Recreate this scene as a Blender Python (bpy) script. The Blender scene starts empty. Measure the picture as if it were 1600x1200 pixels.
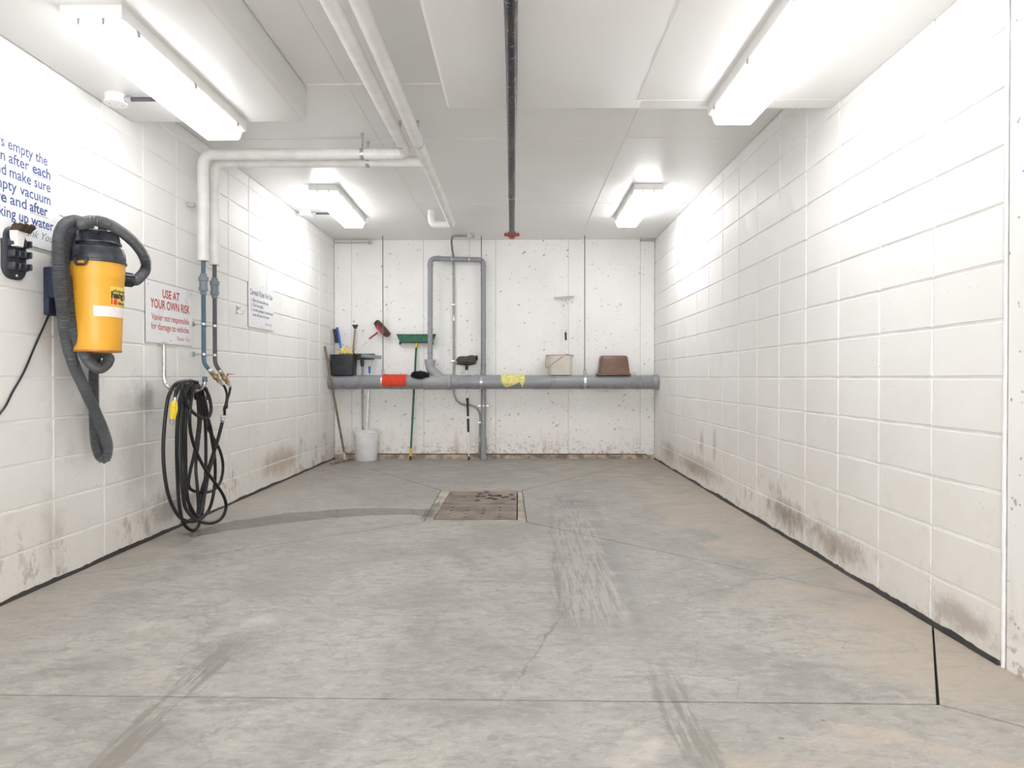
import bpy, bmesh, math, random
from mathutils import Vector, Matrix, Euler, noise
R = math.radians; PI = math.pi
rnd = random.Random(7)
C = bpy.context.scene.collection
sc = bpy.context.scene

# ------------------------------------------------------------------ camera
F = 1050.0                                   # focal length in pixels of the 1600x1200 frame
YAW = math.atan(10 / F); PITCH = math.atan(10 / F)
cam_d = bpy.data.cameras.new('camera'); cam_d.sensor_width = 36; cam_d.lens = 36 * F / 1600
cam_d.clip_start = 0.02
cam = bpy.data.objects.new('camera', cam_d); C.objects.link(cam)
cam.location = (0, 0, 1.0); cam.rotation_euler = (PI / 2 - PITCH, 0, YAW)
sc.camera = cam
# ------------------------------------------------------------------ world (light of the open garage behind the bay) and exposure
w = bpy.data.worlds.new('world'); sc.world = w; w.use_nodes = True
w.node_tree.nodes['Background'].inputs[0].default_value = (1.0, 0.985, 0.965, 1)
w.node_tree.nodes['Background'].inputs[1].default_value = 1.7
vs = sc.view_settings; vs.view_transform = 'Standard'; vs.look = 'None'; vs.gamma = 1; vs.use_curve_mapping = False
vs.exposure = 1.66
LAMP_NEAR, LAMP_FAR = 3.6, 5.8
sc.cycles.max_bounces = 10; sc.cycles.diffuse_bounces = 7

# ------------------------------------------------------------------ key dimensions of the bay
XL, XR, YB, ZC = -2.275, 1.675, 8.29, 2.70
YN = -1.6
RM = cam.rotation_euler.to_matrix()
def ray(px, py): return RM @ Vector(((px - 800) / F, -(py - 600) / F, -1))
def onX(px, py, X): d = ray(px, py); t = X / d.x; return Vector((X, d.y * t, 1 + d.z * t))
def onY(px, py, Y): d = ray(px, py); t = Y / d.y; return Vector((d.x * t, Y, 1 + d.z * t))
def onZ(px, py, Z): d = ray(px, py); t = (Z - 1) / d.z; return Vector((d.x * t, d.y * t, Z))

# ------------------------------------------------------------------ material helpers
class NT:
    def __init__(s, name):
        s.m = bpy.data.materials.new(name); s.m.use_nodes = True
        s.t = s.m.node_tree; s.b = s.t.nodes['Principled BSDF']; s.pos = None
    def n(s, typ, **kw):
        nd = s.t.nodes.new(typ)
        for k, v in kw.items():
            if k.startswith('i_'):
                nd.inputs[k[2:].replace('_', ' ')].default_value = v
            else: setattr(nd, k, v)
        return nd
    def l(s, a, b): s.t.links.new(a, b)
    def P(s, scale=(1, 1, 1), off=(0, 0, 0)):
        if not s.pos: s.pos = s.n('ShaderNodeNewGeometry').outputs['Position']
        mp = s.n('ShaderNodeMapping'); mp.inputs['Scale'].default_value = scale; mp.inputs['Location'].default_value = off
        s.l(s.pos, mp.inputs['Vector']); return mp.outputs[0]
    def noise(s, scale, detail=4, rough=.55, vec=None, dist=0):
        nd = s.n('ShaderNodeTexNoise'); nd.inputs['Scale'].default_value = scale; nd.inputs['Detail'].default_value = detail
        nd.inputs['Roughness'].default_value = rough; nd.inputs['Distortion'].default_value = dist
        s.l(vec or s.P(), nd.inputs['Vector']); return nd.outputs['Fac']
    def vor(s, scale, vec=None, feature='F1', out='Distance', rnd=1.0):
        nd = s.n('ShaderNodeTexVoronoi'); nd.feature = feature; nd.inputs['Scale'].default_value = scale
        nd.inputs['Randomness'].default_value = rnd
        s.l(vec or s.P(), nd.inputs['Vector']); return nd.outputs[out]
    def mr(s, v, a, b, c=0., d=1., smooth=True):
        nd = s.n('ShaderNodeMapRange'); nd.interpolation_type = 'SMOOTHSTEP' if smooth else 'LINEAR'
        s.l(v, nd.inputs[0])
        for i, x in enumerate((a, b, c, d)): nd.inputs[i + 1].default_value = x
        return nd.outputs[0]
    def math(s, op, a, b=None):
        nd = s.n('ShaderNodeMath'); nd.operation = op
        for i, x in enumerate((a, b)):
            if x is None: continue
            if isinstance(x, (int, float)): nd.inputs[i].default_value = x
            else: s.l(x, nd.inputs[i])
        return nd.outputs[0]
    def mul(s, *v):
        r = v[0]
        for x in v[1:]: r = s.math('MULTIPLY', r, x)
        return r
    def mix(s, fac, a, b, mode='MIX'):
        nd = s.n('ShaderNodeMix'); nd.data_type = 'RGBA'; nd.blend_type = mode
        for i, x in ((0, fac), (6, a), (7, b)):
            if isinstance(x, (int, float)): nd.inputs[i].default_value = x
            elif isinstance(x, tuple): nd.inputs[i].default_value = (*x, 1) if len(x) == 3 else x
            else: s.l(x, nd.inputs[i])
        return nd.outputs[2]
    def xyz(s):
        if not s.pos: s.P()
        nd = s.n('ShaderNodeSeparateXYZ'); s.l(s.pos, nd.inputs[0]); return nd.outputs
    def col(s, c): s.l(c, s.b.inputs['Base Color']) if not isinstance(c, tuple) else setattr(s.b.inputs['Base Color'], 'default_value', (*c, 1))
    def rough(s, v):
        if isinstance(v, (int, float)): s.b.inputs['Roughness'].default_value = v
        else: s.l(v, s.b.inputs['Roughness'])
    def bump(s, h, strength=.3, dist=.01):
        nd = s.n('ShaderNodeBump'); nd.inputs['Strength'].default_value = strength; nd.inputs['Distance'].default_value = dist
        s.l(h, nd.inputs['Height']); s.l(nd.outputs[0], s.b.inputs['Normal'])

def simple(name, col, rough=.5, metal=0., var=.12, scale=14, bump=.08, spec=None, alpha=None, emit=None):
    k = NT(name)
    nz = k.noise(scale, 5)
    dark = tuple(c * (1 - var) for c in col); lite = tuple(min(1, c * (1 + var)) for c in col)
    k.col(k.mix(k.mr(nz, .35, .65), dark, lite))
    k.rough(k.mr(nz, .3, .7, max(0.02, rough - .06), min(1, rough + .08)))
    k.b.inputs['Metallic'].default_value = metal
    if bump: k.bump(k.noise(scale * 9, 3), bump, .003)
    if alpha is not None: k.b.inputs['Alpha'].default_value = alpha
    if emit: k.b.inputs['Emission Color'].default_value = (1, 1, 1, 1); k.b.inputs['Emission Strength'].default_value = emit
    return k.m

# painted block wall: off-white paint, beige dirt rising from the floor, stains
def block_mat(name, side):
    k = NT(name); x, y, z = k.xyz()
    big = k.noise(1.3, 5, .6); mid = k.noise(7, 6, .65); fine = k.noise(60, 5, .7)
    c = k.mix(k.mr(big, .35, .7), (.865, .865, .86), (.83, .825, .81))
    oi = k.n('ShaderNodeObjectInfo')
    c = k.mix(k.mr(oi.outputs['Random'], 0, 1, 0, .4, False), c, (.81, .805, .79))
    # general grime toward the bottom
    zz = k.math('ADD', z, k.mr(k.noise(2.2, 5, .6), 0, 1, -.55, .55, False))
    c = k.mix(k.mul(k.mr(zz, 1.25, .0), .75), c, (.72, .685, .64))
    c = k.mix(k.mul(k.mr(mid, .55, .75), k.mr(zz, .9, .1), .35), c, (.56, .51, .46))
    # rusty brown splash stains in the lowest courses
    spl = k.noise(9, 8, .75, k.P((1, 1, .6)))
    hi = k.noise(1.6, 3, .5)
    lim = k.math('ADD', z, k.mr(hi, .3, .7, .25, -.30, False))
    lowm = k.mul(k.mr(spl, .5, .6), k.mr(lim, .26, .10), k.mr(k.noise(2.4, 2, .5, k.P((1, 1, 1), (5, 3, 1))), .40, .55))
    c = k.mix(k.mul(lowm, .6), c, (.34, .25, .19))
    c = k.mix(k.mul(k.mr(fine, .55, .75), k.mr(z, .3, .0), .4), c, (.46, .38, .32))
    def spot(yc, zc, ry, rz, colr, amt, ns=8):
        dy = k.math('DIVIDE', k.math('SUBTRACT', y, yc), ry); dz = k.math('DIVIDE', k.math('SUBTRACT', z, zc), rz)
        d = k.math('SQRT', k.math('ADD', k.mul(dy, dy), k.mul(dz, dz)))
        d = k.math('ADD', d, k.mr(k.noise(ns, 6, .7), .2, .8, .5, -.5, False))
        return k.mix(k.mul(k.mr(d, 1.1, .15), amt), c, colr)
    if side == 'left':
        c = spot(4.08, .86, .12, .12, (.20, .19, .18), .62, 10)
        c = spot(4.02, .62, .28, .5, (.42, .41, .39), .55, 6)
        c = spot(3.35, .95, .18, .5, (.45, .44, .42), .35, 7)
        c = spot(4.42, .16, .45, .13, (.22, .17, .14), .6, 12)
        c = spot(4.7, .75, .5, .5, (.50, .46, .40), .35, 5)
        c = spot(3.25, .22, .10, .3, (.35, .33, .30), .35, 12)
        c = spot(6.4, .20, .7, .16, (.36, .24, .16), .6, 9)
    else:
        c = spot(6.15, .40, .10, .16, (.36, .25, .19), .5, 12)
        c = spot(5.75, .42, .07, .2, (.36, .25, .19), .5, 12)
        c = spot(6.3, .16, .9, .12, (.30, .21, .15), .65, 14)
        c = spot(4.2, .15, .45, .10, (.22, .16, .12), .75, 14)
        c = spot(3.55, .12, .4, .10, (.24, .17, .13), .6, 14)
        c = spot(2.55, .09, .25, .08, (.28, .22, .18), .6, 16)
        c = spot(7.5, .17, .45, .14, (.34, .26, .19), .6, 10)
    pock = k.vor(38); c = k.mix(k.mul(k.mr(pock, .14, .06), k.mr(k.noise(5, 2), .56, .62), .6), c, (.35, .31, .28))
    k.col(c); k.rough(k.mr(mid, .3, .7, .42, .62))
    h = k.math('ADD', k.mul(fine, .5), k.mul(k.noise(170, 4, .7), .6)); k.bump(h, .35, .004)
    return k.m

def concrete_wall(name, rust=True):
    k = NT(name); x, y, z = k.xyz()
    big = k.noise(1.1, 5, .6); mid = k.noise(6, 6, .65)
    c = k.mix(k.mr(big, .35, .68), (.87, .87, .865), (.81, .81, .80))
    zz = k.math('ADD', z, k.mr(k.noise(2.5, 5, .6), 0, 1, -.45, .45, False))
    c = k.mix(k.mul(k.mr(zz, 1.25, .0), .6), c, (.73, .70, .66))
    c = k.mix(k.mul(k.mr(mid, .52, .72), k.mr(zz, .6, 0), .45), c, (.56, .50, .44))
    # pits in the cast concrete, filled with dirt
    warp = k.noise(14, 3)
    vec = k.P((1, 1, 1)); va = k.n('ShaderNodeVectorMath'); va.operation = 'ADD'
    k.l(vec, va.inputs[0]); cc = k.n('ShaderNodeCombineXYZ'); k.l(k.mul(warp, .08), cc.inputs[0]); k.l(k.mul(warp, .06), cc.inputs[2]); k.l(cc.outputs[0], va.inputs[1])
    dens = k.mr(zz, 1.7, .3, .0, .13, False)
    vr = k.n('ShaderNodeTexVoronoi'); vr.inputs['Scale'].default_value = 17; k.l(va.outputs[0], vr.inputs['Vector'])
    sepc = k.n('ShaderNodeSeparateColor'); k.l(vr.outputs['Color'], sepc.inputs[0])
    pick = k.mr(k.math('ADD', sepc.outputs[0], dens), .87, .90)
    size = k.mr(sepc.outputs[1], 0, 1, .07, .2, False)
    pit = k.mul(pick, k.mr(k.math('SUBTRACT', vr.outputs['Distance'], size), .06, -.02), k.mr(k.noise(70, 3), .38, .55))
    vr2 = k.n('ShaderNodeTexVoronoi'); vr2.inputs['Scale'].default_value = 48; k.l(va.outputs[0], vr2.inputs['Vector'])
    s2 = k.n('ShaderNodeSeparateColor'); k.l(vr2.outputs['Color'], s2.inputs[0])
    pit2 = k.mul(k.mr(k.math('ADD', s2.outputs[0], dens), .91, .95), k.mr(vr2.outputs['Distance'], .30, .16))
    pp = k.math('MAXIMUM', pit, pit2)
    c = k.mix(k.mul(pp, .78), c, (.22, .20, .185))
    # streaks of rust low on the wall
    st = k.noise(5, 5, .6, k.P((2.2, 1, .25)))
    c = k.mix(k.mul(k.mr(st, .55, .7), k.mr(z, .5, .05), .55), c, (.45, .31, .22))
    sp = k.noise(22, 6, .7)
    c = k.mix(k.mul(k.mr(sp, .5, .62), k.mr(z, .28, .04), .65), c, (.28, .20, .15))
    k.col(c); k.rough(k.mr(mid, .3, .7, .38, .55))
    h = k.math('SUBTRACT', k.mul(k.noise(25, 5), .4), pp); k.bump(h, .5, .004)
    return k.m

def ceiling_mat():
    k = NT('painted_ceiling_concrete'); big = k.noise(.9, 5, .6); f = k.noise(40, 5, .7)
    c = k.mix(k.mr(big, .35, .7), (.80, .80, .795), (.765, .76, .745))
    x, y, z = k.xyz()
    sp = k.vor(9); c = k.mix(k.mul(k.mr(sp, .04, .02), .6), c, (.92, .92, .92))
    k.col(c); k.rough(.36); k.bump(f, .06, .003)
    return k.m

def floor_mat():
    k = NT('worn_concrete_floor'); x, y, z = k.xyz()
    wv = k.noise(1.2, 6, .62, dist=.8); w2 = k.noise(4.5, 9, .74, k.P((1, 1.3, 1)), .5); w3 = k.noise(11, 9, .78, k.P((1, 1.7, 1)), .4)
    fine = k.noise(85, 4, .7)
    c = k.mix(k.mr(wv, .38, .62), (.30, .288, .268), (.415, .40, .372))
    c = k.mix(k.mul(k.mr(w2, .42, .66), .55), c, (.49, .465, .43))
    c = k.mix(k.mul(k.mr(w3, .48, .60), .55), c, (.245, .235, .215))
    w4 = k.noise(19, 8, .75, k.P((1, 2.2, 1), (2, 2, 0)), .8)
    c = k.mix(k.mul(k.mr(w4, .5, .66), k.mr(wv, .3, .6, .4, 1.), .5), c, (.60, .57, .52)); c = k.mix(k.mul(k.mr(w4, .46, .34), .5), c, (.23, .22, .20))
    # sandy silt toward the right wall and the drain end
    sand = k.math('ADD', k.mr(x, .0, 1.7, 0, .26, False), k.mr(y, 3.2, 7.0, 0, .16, False))
    sm = k.mr(k.math('ADD', k.noise(1.7, 7, .66, k.P((1, 1, 1), (9, 2, 0)), .7), sand), .66, .84)
    c = k.mix(k.mul(sm, .65), c, (.52, .445, .36))
    edge = k.math('MAXIMUM', k.mr(x, XL + .55, XL + .02), k.mr(x, XR - .5, XR - .02))
    c = k.mix(k.mul(edge, k.mr(w2, .35, .6), .6), c, (.47, .40, .33))
    pale = k.mr(k.noise(1.5, 5, .6, k.P((1, 1, 1), (1.3, 7.7, 0)), .4), .62, .74)
    c = k.mix(k.mul(pale, .55), c, (.66, .61, .55))
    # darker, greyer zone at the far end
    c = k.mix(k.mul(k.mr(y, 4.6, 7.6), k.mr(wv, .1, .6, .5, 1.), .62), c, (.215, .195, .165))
    # tyre tracks running up the bay
    def band(c, xc, hw, y0, y1, amt, colr, slope=0., st=1):
        xs = k.math('SUBTRACT', k.math('ADD', x, k.mr(w2, 0, 1, -.06, .06, False)), k.math('ADD', k.mul(y, slope), xc - slope * 4))
        m = k.mul(k.mr(k.math('ABSOLUTE', xs), hw, hw * .75), k.mr(y, y0, y0 + .5), k.mr(y, y1, y1 - .5))
        stv = k.noise(9, 4, .6, k.P((5, .35, 1), (xc, 0, 0)))
        return k.mix(k.mul(m, k.mr(stv, .40, .56), amt) if st else k.mul(m, k.mr(w2, .3, .6), amt), c, colr)
    c = band(c, .40, .20, 2.3, 6.0, .55, (.24, .235, .225), .04, 0)
    c = band(c, .33, .16, 2.5, 5.9, .75, (.21, .205, .195), .04)
    c = band(c, .36, .15, 2.5, 5.4, .45, (.60, .56, .50), .02)
    c = band(c, .62, .06, 2.4, 5.6, .35, (.30, .30, .29), .08)
    c = band(c, -1.07, .055, 1.2, 2.75, .75, (.22, .20, .175), 0.)
    c = band(c, .48, .06, 1.2, 2.55, .75, (.22, .20, .175), 0.)
    c = band(c, .55, .007, 1.9, 3.3, .6, (.16, .145, .13), .31)
    # hair cracks and swirls
    wr = k.noise(2.2, 5, .6); va = k.n('ShaderNodeVectorMath'); va.operation = 'ADD'
    cc = k.n('ShaderNodeCombineXYZ'); k.l(k.mul(wr, .8), cc.inputs[0]); k.l(k.mul(w2, .12), cc.inputs[1])
    k.l(k.P(), va.inputs[0]); k.l(cc.outputs[0], va.inputs[1])
    cr = k.vor(.75, va.outputs[0], 'DISTANCE_TO_EDGE')
    c = k.mix(k.mul(k.mr(cr, .006, .001), k.mr(k.noise(1.1, 2, .5, k.P((1, 1, 1), (4, 4, 4))), .45, .6), .35), c, (.20, .185, .17))
    cr2 = k.vor(5.5, va.outputs[0], 'DISTANCE_TO_EDGE')
    c = k.mix(k.mul(k.mr(cr2, .05, .01), k.mr(wv, .52, .62), .28), c, (.24, .24, .235))
    sp = k.vor(9); c = k.mix(k.mul(k.mr(sp, .09, .04), k.mr(k.noise(2, 2), .5, .6), .7), c, (.14, .12, .11))
    c = k.mix(k.mr(fine, .3, .8, 0, .22), c, (.25, .25, .25))
    k.col(c)
    k.rough(k.mr(w2, .35, .65, .36, .62)); k.bump(k.math('ADD', k.mul(w3, .5), k.mul(fine, .3)), .25, .008)
    return k.m

M = {}
M['block_l'] = block_mat('painted_block_left', 'left'); M['block_r'] = block_mat('painted_block_right', 'right')
M['mortar'] = simple('painted_mortar', (.85, .845, .83), .6, 0, .08, 5, .3)
M['conc'] = concrete_wall('painted_cast_concrete')
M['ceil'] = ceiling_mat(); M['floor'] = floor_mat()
M['apron'] = simple('silty_concrete', (.40, .35, .29), .7, 0, .25, 6, .4)
M['rod'] = simple('dull_threaded_rod', (.13, .13, .13), .45, .3, .15, 30)
M['joint'] = simple('dark_joint', (.05, .045, .04), .8)
M['seal'] = simple('black_sealant', (.025, .022, .02), .45, 0, .3, 30, .5)
M['curb'] = simple('grimy_curb', (.34, .27, .21), .8, 0, .45, 12, .6)
M['plate'] = simple('brown_steel_plate', (.235, .19, .165), .5, .25, .3, 5, .3)
M['hole'] = simple('drain_pit_dark', (.02, .018, .015), .9)
M['white_metal'] = simple('white_enamel', (.80, .80, .79), .35, 0, .03)
M['lens'] = simple('lit_acrylic', (.9, .9, .9), .3, 0, .02, 14, 0, emit=LAMP_NEAR)
M['lens_far'] = simple('lit_acrylic_far_boosted', (.9, .9, .9), .3, 0, .02, 14, 0, emit=LAMP_FAR)  # same kind of lamp, emission set above the near pair to balance exposure
M['clip'] = simple('grey_clip', (.42, .42, .42), .4, .5)
M['insul'] = simple('white_pipe_jacket', (.80, .80, .785), .45, 0, .05, 9, .25)
M['galv'] = simple('galvanised_steel', (.55, .55, .55), .32, .85, .15, 30)
M['emt'] = simple('grey_conduit', (.30, .30, .30), .35, .7, .1, 20)
M['chrome'] = simple('worn_chrome_pipe', (.62, .60, .57), .22, .95, .2, 12)
M['blue_pipe'] = simple('blue_grey_pipe', (.065, .125, .175), .4, 0, .15)
M['grey_pipe'] = simple('dark_grey_pipe', (.075, .078, .088), .4, 0, .15)
M['union'] = simple('grey_plastic_union', (.19, .225, .255), .4, 0, .1)
M['brass'] = simple('dull_brass', (.33, .23, .13), .38, .8, .25, 30)
M['red_lever'] = simple('red_paint', (.60, .03, .025), .4)
M['pvc'] = simple('grey_drain_pipe', (.275, .285, .305), .3, 0, .035, 4, .04)
M['pvc_l'] = simple('light_grey_pipe', (.325, .33, .34), .33, 0, .03, 4, .04)
M['rubber'] = simple('black_rubber', (.008, .0085, .010), .36, 0, .2, 20, .1)
M['vhose'] = simple('grey_ribbed_hose', (.10, .105, .115), .38, 0, .1, 8, 0)
M['dark_plastic'] = simple('charcoal_plastic', (.028, .032, .042), .3, 0, .2, 12)
M['navy_plastic'] = simple('navy_plastic', (.02, .03, .06), .4)
M['yellow'] = simple('vacuum_yellow', (.80, .40, .035), .34, 0, .04, 5)
M['orange_edge'] = simple('vacuum_rim', (.48, .19, .05), .5)
M['grip_grey'] = simple('bracket_grey', (.045, .05, .06), .4)
M['sign'] = simple('white_sign_panel', (.84, .85, .87), .3, 0, .015, 4, 0)
M['sign_edge'] = simple('sign_edge_dark', (.18, .17, .17), .5)
M['blue_ink'] = simple('blue_lettering', (.055, .09, .27), .5, 0, .02, 4, 0)
M['red_ink'] = simple('red_lettering', (.50, .045, .045), .5, 0, .02, 4, 0)
M['navy_ink'] = simple('navy_lettering', (.05, .055, .12), .5, 0, .02, 4, 0)
M['grey_ink'] = simple('grey_lettering', (.2, .21, .26), .5, 0, .02, 4, 0)
M['black_ink'] = simple('black_ink', (.02, .02, .02), .5, 0, .02, 4, 0)
M['sticker'] = simple('yellow_sticker', (.88, .62, .10), .4, 0, .02, 4, 0)
M['red_bright'] = simple('bright_red_ink', (.72, .03, .03), .5, 0, .02, 4, 0)
M['label_w'] = simple('white_label', (.84, .80, .77), .4, 0, .03, 5, 0)
M['paint_y'] = simple('yellow_nozzle', (.74, .56, .04), .4, 0, .12, 60)
M['wood'] = simple('worn_wood', (.24, .16, .09), .6, 0, .3, 26, .2)
M['wood_grey'] = simple('weathered_wood', (.19, .145, .10), .7, 0, .3, 20, .2)
M['iron_r'] = None
k = NT('rusty_black_pipe'); xx, yy, zz_ = k.xyz()
c = k.mix(k.mr(k.noise(5, 6, .7, k.P((6, .5, 6))), .5, .68), (.022, .026, .04), (.17, .10, .06))
c = k.mix(k.mr(k.noise(60, 4), .58, .7), c, (.35, .30, .27)); k.col(c); k.rough(.42); k.b.inputs['Metallic'].default_value = .35
k.bump(k.noise(80, 4), .3, .002); M['iron_r'] = k.m
M['red_fit'] = simple('red_coupling', (.38, .03, .035), .4)
M['pail'] = simple('white_pail_plastic', (.74, .75, .76), .38, 0, .04, 6)
M['bin_black'] = simple('black_bin_plastic', (.022, .024, .03), .45, 0, .3, 7, .1)
M['beige'] = simple('beige_pail_plastic', (.66, .615, .56), .4, 0, .05, 6)
M['beige_d'] = simple('taupe_handle', (.36, .31, .27), .5)
M['brown'] = simple('brown_tub_plastic', (.15, .082, .055), .3, 0, .25, 5, .1)
M['yel_cloth'] = simple('pale_yellow_cloth', (.70, .66, .24), .85, 0, .15, 30, .5)
M['glove'] = simple('yellow_rag', (.74, .60, .26), .8, 0, .25, 26, .5)
M['red_cloth'] = simple('orange_red_cloth', (.62, .05, .02), .85, 0, .12, 40, .5)
M['green'] = simple('green_plastic', (.004, .115, .055), .4, 0, .2, 20)
M['green_b'] = simple('green_bristles', (.006, .09, .045), .8, 0, .4, 70, .8)
M['bristle_brown'] = simple('brown_bristles', (.12, .09, .065), .9, 0, .3, 60, 1.)
M['bristle_grey'] = simple('grey_bristles', (.085, .08, .065), .9, 0, .3, 60, 1.)
M['alu'] = simple('aluminium_tube', (.72, .72, .71), .28, .8, .06)
M['white_tube'] = simple('white_tube', (.80, .80, .78), .35)
M['blue_pl'] = simple('blue_plastic', (.02, .13, .50), .4)
M['yel_pl'] = simple('yellow_plastic', (.75, .55, .03), .4)
M['lime'] = simple('lime_plastic', (.45, .65, .05), .4)
M['red_pl'] = simple('dark_red_plastic', (.35, .03, .045), .4)
M['leaf'] = simple('dry_leaf', (.06, .04, .025), .8, 0, .5, 60)
M['sand'] = simple('pale_grit', (.58, .48, .30), .9, 0, .3, 60)
M['water'] = simple('wet_film', (.14, .135, .12), .05, 0, .1, 3, 0, alpha=.30)
M['caulk'] = simple('white_caulk', (.76, .755, .74), .5, 0, .05, 20, .3)

# ------------------------------------------------------------------ geometry helpers
def box(bm, x0, x1, y0, y1, z0, z1, bev=0, seg=1, rot=None, about=None):
    r = bmesh.ops.create_cube(bm, size=1)
    vs_ = r['verts']
    for v in vs_:
        v.co = Vector(((x0 + x1) / 2 + v.co.x * (x1 - x0), (y0 + y1) / 2 + v.co.y * (y1 - y0), (z0 + z1) / 2 + v.co.z * (z1 - z0)))
    allv = set(vs_)
    if bev:
        es = {e for v in vs_ for e in v.link_edges}
        rr = bmesh.ops.bevel(bm, geom=list(es), offset=bev, segments=seg, profile=.5, affect='EDGES')
        allv = {v for v in rr['verts']} | {v for v in allv if v.is_valid}
    if rot is not None:
        ab = Vector(about) if about else Vector(((x0 + x1) / 2, (y0 + y1) / 2, (z0 + z1) / 2))
        for v in allv:
            if v.is_valid: v.co = ab + rot @ (v.co - ab)
    return allv
def fillet(pts, r, seg=6):
    pts = [Vector(p) for p in pts]; out = [pts[0]]
    for i in range(1, len(pts) - 1):
        a, b, c_ = pts[i - 1], pts[i], pts[i + 1]
        rr = min(r, (a - b).length * .49, (c_ - b).length * .49)
        p0 = b + (a - b).normalized() * rr; p1 = b + (c_ - b).normalized() * rr
        for t in range(seg + 1):
            t /= seg; out.append(p0 * (1 - t) ** 2 + b * 2 * t * (1 - t) + p1 * t * t)
    out.append(pts[-1]); return out
def smooth(pts, step=.02, closed=False):
    pts = [Vector(p) for p in pts]; n = len(pts); out = []
    rng = range(n) if closed else range(n - 1)
    for i in rng:
        if closed: p0, p1, p2, p3 = pts[i - 1], pts[i], pts[(i + 1) % n], pts[(i + 2) % n]
        else: p0, p1, p2, p3 = pts[max(0, i - 1)], pts[i], pts[i + 1], pts[min(n - 1, i + 2)]
        m = max(2, int((p2 - p1).length / step))
        for j in range(m):
            t = j / m
            out.append(.5 * ((2 * p1) + (p2 - p0) * t + (2 * p0 - 5 * p1 + 4 * p2 - p3) * t * t + (3 * p1 - p0 - 3 * p2 + p3) * t ** 3))
    if not closed: out.append(pts[-1])
    return out
def tube(bm, pts, r, seg=12, cap=True, rf=None, closed=False):
    pts = [Vector(p) for p in pts]; n = len(pts); rings = []; up = None; s = 0
    for i, p in enumerate(pts):
        if closed: d = pts[(i + 1) % n] - pts[i - 1]
        else: d = pts[min(n - 1, i + 1)] - pts[max(0, i - 1)]
        if d.length < 1e-9: d = Vector((0, 0, 1))
        d.normalize()
        if i: s += (p - pts[i - 1]).length
        if up is None:
            up = Vector((0, 0, 1)) if abs(d.z) < .9 else Vector((1, 0, 0))
        a = (up - d * up.dot(d))
        if a.length < 1e-6: a = d.orthogonal()
        a.normalize(); b = d.cross(a); up = a
        rr = rf(s, i) if rf else (r[i] if isinstance(r, (list, tuple)) else r)
        rings.append([bm.verts.new(p + (a * math.cos(t) + b * math.sin(t)) * rr) for t in (2 * PI * q / seg for q in range(seg))])
    m = n if closed else n - 1
    for i in range(m):
        A, B = rings[i], rings[(i + 1) % n]
        for q in range(seg): bm.faces.new((A[q], A[(q + 1) % seg], B[(q + 1) % seg], B[q]))
    if cap and not closed:
        bm.faces.new(list(reversed(rings[0]))); bm.faces.new(rings[-1])
def lathe(bm, prof, center=(0, 0, 0), seg=32, axis=(0, 0, 1), capb=False, capt=False):
    ax = Vector(axis).normalized(); q = Vector((0, 0, 1)).rotation_difference(ax); ce = Vector(center); rings = []
    for r_, z_ in prof:
        r_ = max(r_, 1e-4)
        rings.append([bm.verts.new(ce + q @ Vector((r_ * math.cos(2 * PI * i / seg), r_ * math.sin(2 * PI * i / seg), z_))) for i in range(seg)])
    for a, b in zip(rings, rings[1:]):
        for i in range(seg): bm.faces.new((a[i], a[(i + 1) % seg], b[(i + 1) % seg], b[i]))
    if capb: bm.faces.new(list(reversed(rings[0])))
    if capt: bm.faces.new(rings[-1])
def rrect(hx, hy, r, n=5):
    r = min(r, hx * .999, hy * .999); out = []
    for cx, cy, a0 in ((hx - r, hy - r, 0), (-hx + r, hy - r, 90), (-hx + r, -hy + r, 180), (hx - r, -hy + r, 270)):
        for i in range(n + 1):
            a = R(a0 + 90 * i / n); out.append((cx + r * math.cos(a), cy + r * math.sin(a)))
    return out
def loft(bm, secs, capb=True, capt=True, n=5, mat=None):
    """secs: (cx, cy, z, hx, hy, r)"""
    rings = []
    for cx, cy, z_, hx, hy, r_ in secs:
        ring = []
        for a, b in rrect(hx, hy, r_, n):
            p = Vector((cx + a, cy + b, z_)); ring.append(bm.verts.new(mat @ p if mat else p))
        rings.append(ring)
    m = len(rings[0])
    for a, b in zip(rings, rings[1:]):
        for i in range(m): bm.faces.new((a[i], a[(i + 1) % m], b[(i + 1) % m], b[i]))
    if capb: bm.faces.new(list(reversed(rings[0])))
    if capt: bm.faces.new(rings[-1])
def prism(bm, poly, p0, p1, axis):
    """polygon in 2 coords extruded along axis ('x','y','z')"""
    def mk(a, b, t): return {'x': (t, a, b), 'y': (a, t, b), 'z': (a, b, t)}[axis]
    A = [bm.verts.new(mk(a, b, p0)) for a, b in poly]; B = [bm.verts.new(mk(a, b, p1)) for a, b in poly]
    n = len(poly)
    for i in range(n): bm.faces.new((A[i], A[(i + 1) % n], B[(i + 1) % n], B[i]))
    bm.faces.new(list(reversed(A))); bm.faces.new(B)
BM = bmesh.new
def wloc(o):
    v = Vector((0, 0, 0))
    while o: v += o.location; o = o.parent
    return v
def obj(name, bm, mat, parent=None, smooth_=True, base=None):
    bmesh.ops.recalc_face_normals(bm, faces=bm.faces[:])
    if parent is not None: off = wloc(parent); loc = Vector((0, 0, 0))
    else:
        if base is None and len(bm.verts):
            xs = [v.co.x for v in bm.verts]; ys = [v.co.y for v in bm.verts]; zs = [v.co.z for v in bm.verts]
            base = ((min(xs) + max(xs)) / 2, (min(ys) + max(ys)) / 2, min(zs))
        off = loc = Vector(base)
    for v in bm.verts: v.co -= off
    me = bpy.data.meshes.new(name); bm.to_mesh(me); bm.free()
    me.materials.append(mat)
    if smooth_:
        me.shade_smooth()
        try: me.set_sharp_from_angle(angle=R(38))
        except Exception: pass
    o = bpy.data.objects.new(name, me); C.objects.link(o); o.parent = parent; o.location = loc
    return o
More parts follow.
